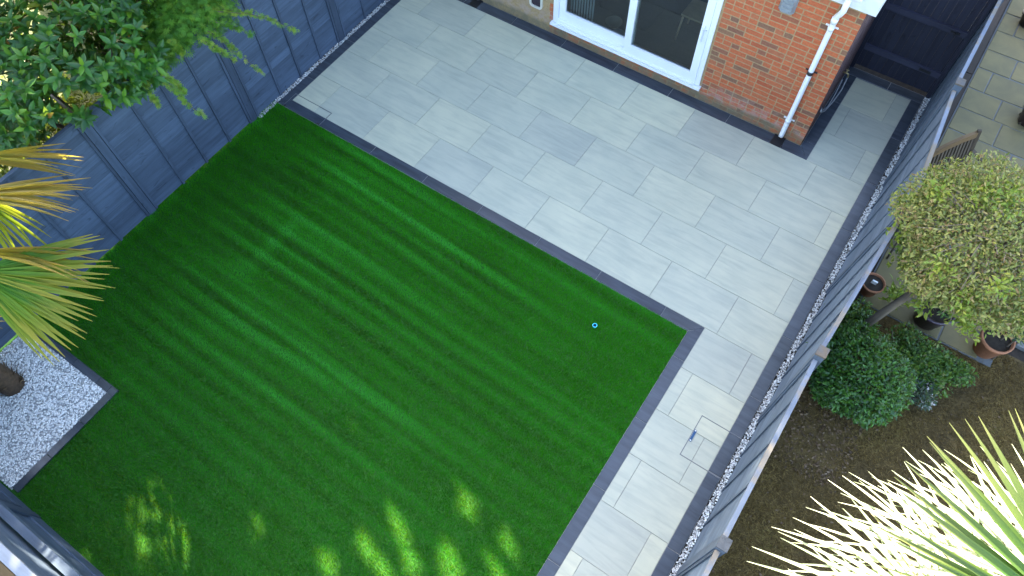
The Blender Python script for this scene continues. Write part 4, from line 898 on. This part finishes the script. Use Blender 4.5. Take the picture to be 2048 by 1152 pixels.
def pot(label, p, r, h, mat, leafc=None):
    o = empty('plant_pot', (p[0], p[1], 0.012), label, 'plant pot', 'pots on the neighbour paving')
    MB().lathe([(0,0.0),(r*.7,0.0),(r*.97,h*.85),(r*1.04,h*.85),(r*1.06,h),(r*.94,h),(r*.9,h*.86),(0,h*.86)], n=28).build('pot', mat, o)
    MB().lathe([(r*.905,h*.88),(r*.5,h*.9),(0,h*.89)], n=20).build('compost', M_soil, o)
    return o
p = at(1966, 700, 0); pot('orange terracotta pot with a blue green shrub on the paving corner', p, 0.17, 0.30, M_terra)
bush('potted_shrub', 'blue green shrub growing out of the orange terracotta pot', (p[0]+0.10, p[1]+0.10, 0.55), (0.30, 0.28, 0.26), SMALL, M_potl, 1700, 0.05, lobes=6)
p = at(1850, 640, 0); pot('dark plum glazed pot under the round tree', p, 0.20, 0.30, M_pot)
bush('potted_shrub', 'sparse dark foliage in the plum glazed pot', (p[0]+0.02, p[1]+0.04, 0.40), (0.18, 0.18, 0.14), SMALL, M_low, 420, 0.05, lobes=4)
p = at(1733, 582, 0); o = pot('small terracotta pot close behind the right fence', p, 0.13, 0.2, M_terra)
MB().hexa([(-.03,-.01,.18),(.03,-.01,.18),(.03,.01,.18),(-.03,.01,.18),(-.03,-.04,.27),(.03,-.04,.27),(.03,-.02,.27),(-.03,-.02,.27)]).build('plant_label', M_white, o)
p = at(2052, 245, 0); pot('dark pot at the right edge of the paving, halfway up', p, 0.16, 0.25, M_pot); bush('potted_shrub', 'dark leafy plant in the pot at the right edge', (p[0], p[1], 0.36), (0.2, 0.2, 0.16), SMALL, M_low, 500, 0.05, lobes=4)
p = at(2052, 50, 0); pot('black round pot at the top right corner of the paving', p, 0.15, 0.2, M_black)

# garden bench
bn = empty('garden_bench', (6.70, 3.12, 0.012), 'weathered slatted wooden bench behind the right fence', 'bench')
u = unit(np.array([0.47, 0.88, 0])); f_ = np.array([u[1], -u[0], 0]); bn.rotation_euler = (0, 0, math.atan2(u[1], u[0])-math.pi/2)
# local: y along the bench, x forward
W2 = 0.55
for s in (-1, 1):
    MB().tube([(-0.02,s*W2,0),(-0.02,s*W2,0.42),(-0.14,s*W2,0.93)], 0.03, 4, True, False).build('leg', M_teak, bn)
    MB().tube([(0.45,s*W2,0),(0.45,s*W2,0.62)], 0.03, 4, True, False).build('leg', M_teak, bn)
    MB().box(-0.06, 0.49, s*W2-0.03, s*W2+0.03, 0.622, 0.65).build('arm', M_teak, bn)
arc = [(-W2, 0.90), (-W2*.5, 0.955), (0, 0.975), (W2*.5, 0.955), (W2, 0.90)]
mb = MB()
for (a, za), (b_, zb) in zip(arc[:-1], arc[1:]):
    mb.hexa([(-0.15,a,za-0.07),(-0.11,a,za-0.07),(-0.11,b_,zb-0.07),(-0.15,b_,zb-0.07),(-0.165,a,za),(-0.125,a,za),(-0.125,b_,zb),(-0.165,b_,zb)])
mb.build('top_rail', M_teakl, bn)
MB().box(-0.06, -0.02, -W2+0.03, W2-0.03, 0.47, 0.53).build('lower_rail', M_teak, bn)
for i in range(17):
    y = -W2+0.065+i*(2*W2-0.13)/16
    MB().hexa([(-0.055,y-0.017,0.53),(-0.035,y-0.017,0.53),(-0.035,y+0.017,0.53),(-0.055,y+0.017,0.53),(-0.145,y-0.017,0.87),(-0.125,y-0.017,0.87),(-0.125,y+0.017,0.87),(-0.145,y+0.017,0.87)]).build('back_slat', M_teak, bn)
for i in range(7): MB().box(0.0+i*0.068, 0.055+i*0.068, -W2+0.02, W2-0.02, 0.40, 0.42).build('seat_slat', M_teak, bn)

# sunlit hedge glimpsed through the shrub, and unseen tall trees, crowns gapped to dapple the foot of the lawn
bush('hedge', 'sunlit yellow green hedge glimpsed low behind the large glossy shrub', (-3.5, -2.7, 0.45), (0.9, 1.2, 0.5), MID, M_hedge, 5000, 0.09, 0.3, 'hedge')
SUN_PATCHES = [(3.05,-6.6,.25,.05),(4.07,-3.2,.20,.055),(3.62,-3.8,.22,.06),(3.48,-4.13,.18,.07),(3.75,-4.2,.2,.05),(3.95,-4.0,.2,.05),(2.38,-4.64,.10,.04),(4.65,-3.3,.14,.04),(4.26,-3.73,.22,.05),(4.4,-3.95,.25,.06),(4.75,-3.6,.18,.05),(1.2,-4.9,.12,.05),(1.45,-5.03,.22,.09),(1.7,-5.17,.22,.06),(1.95,-5.27,.14,.04),(1.23,-5.2,.10,.07),(1.55,-5.4,.12,.04),(1.85,-5.05,.12,.04),(4.1,-4.4,.3,.08),(4.5,-4.6,.3,.07),(3.3,-4.5,.2,.06)]  # wanted sun patches; leaves that would shade them are left out of the crowns
az = np.array([math.cos(SUN_AZ), math.sin(SUN_AZ)])
def shade_tree(c, r, n, label):
    o = empty('broadleaf_tree', (c[0], c[1], 0), label, 'tree', 'tall trees casting the shade')
    d = rdir(n); k = rng.random(n)**0.4; P = np.array(c)+d*np.array(r)*k[:, None]
    S = P[:, :2]-az[None]*(P[:, 2]/math.tan(SUN_EL))[:, None]              # where its shadow lands
    keep = np.ones(len(P), bool)
    for gx_, gy_, a, b in SUN_PATCHES:
        q = S-[gx_, gy_]; al = q@(-az); ac_ = q@np.array([-az[1], az[0]]); keep &= (al/(a*0.8+0.12))**2+(ac_/(b*0.8+0.075))**2 > 1
    P = P[keep]; d = d[keep]; n = len(P)
    leafy(o, MID, M_oak, rdir(n), unit(rng.normal(0, 0.6, (n, 3))+SUND), P, rng.uniform(0.085, 0.13, n), 0)
    limbs(o, 'trunk', M_bark, [([(c[0],c[1],-0.05),(c[0]+.05,c[1],2),(c[0],c[1]+.1,c[2]-r[2]*.6),(c[0],c[1],c[2]+r[2]*.4)], 0.2, 0.05)]+[([(c[0],c[1],c[2]-r[2]*.7),(c[0]+dx*r[0]*.4,c[1]+dy*r[1]*.4,c[2]-r[2]*.2),(c[0]+dx*r[0]*.8,c[1]+dy*r[1]*.8,c[2]+r[2]*.2)], 0.07, 0.02) for dx, dy in ((.7,.3),(-.6,.6),(.2,-.8),(-.6,-.4))])
for (sx, sy), t, r, n, lb in (((2.6,-8.3), 10.5, (2.7,2.2,1.8), 16000, 'unseen leafy tree added for shade beyond the left fence, nearest the foot of the garden'), ((3.4,-3.5), 11.5, (2.6,2.6,2.1), 25000, 'tall leafy tree beyond the left fence, nearest the house'), ((1.5,-4.6), 11.0, (2.5,2.5,2.0), 21000, 'tall leafy tree beyond the left fence, middle of the row'), ((7.0,-3.9), 14.0, (2.8,2.8,2.0), 26000, 'tallest unseen leafy tree, set for shade beyond the left fence, against the terrace')):  # first and last added to keep sun off the fence cappings
    c = np.array([sx, sy, 0])+np.array([az[0]*math.cos(SUN_EL), az[1]*math.cos(SUN_EL), math.sin(SUN_EL)])*t
    shade_tree(tuple(c), r, n, lb)
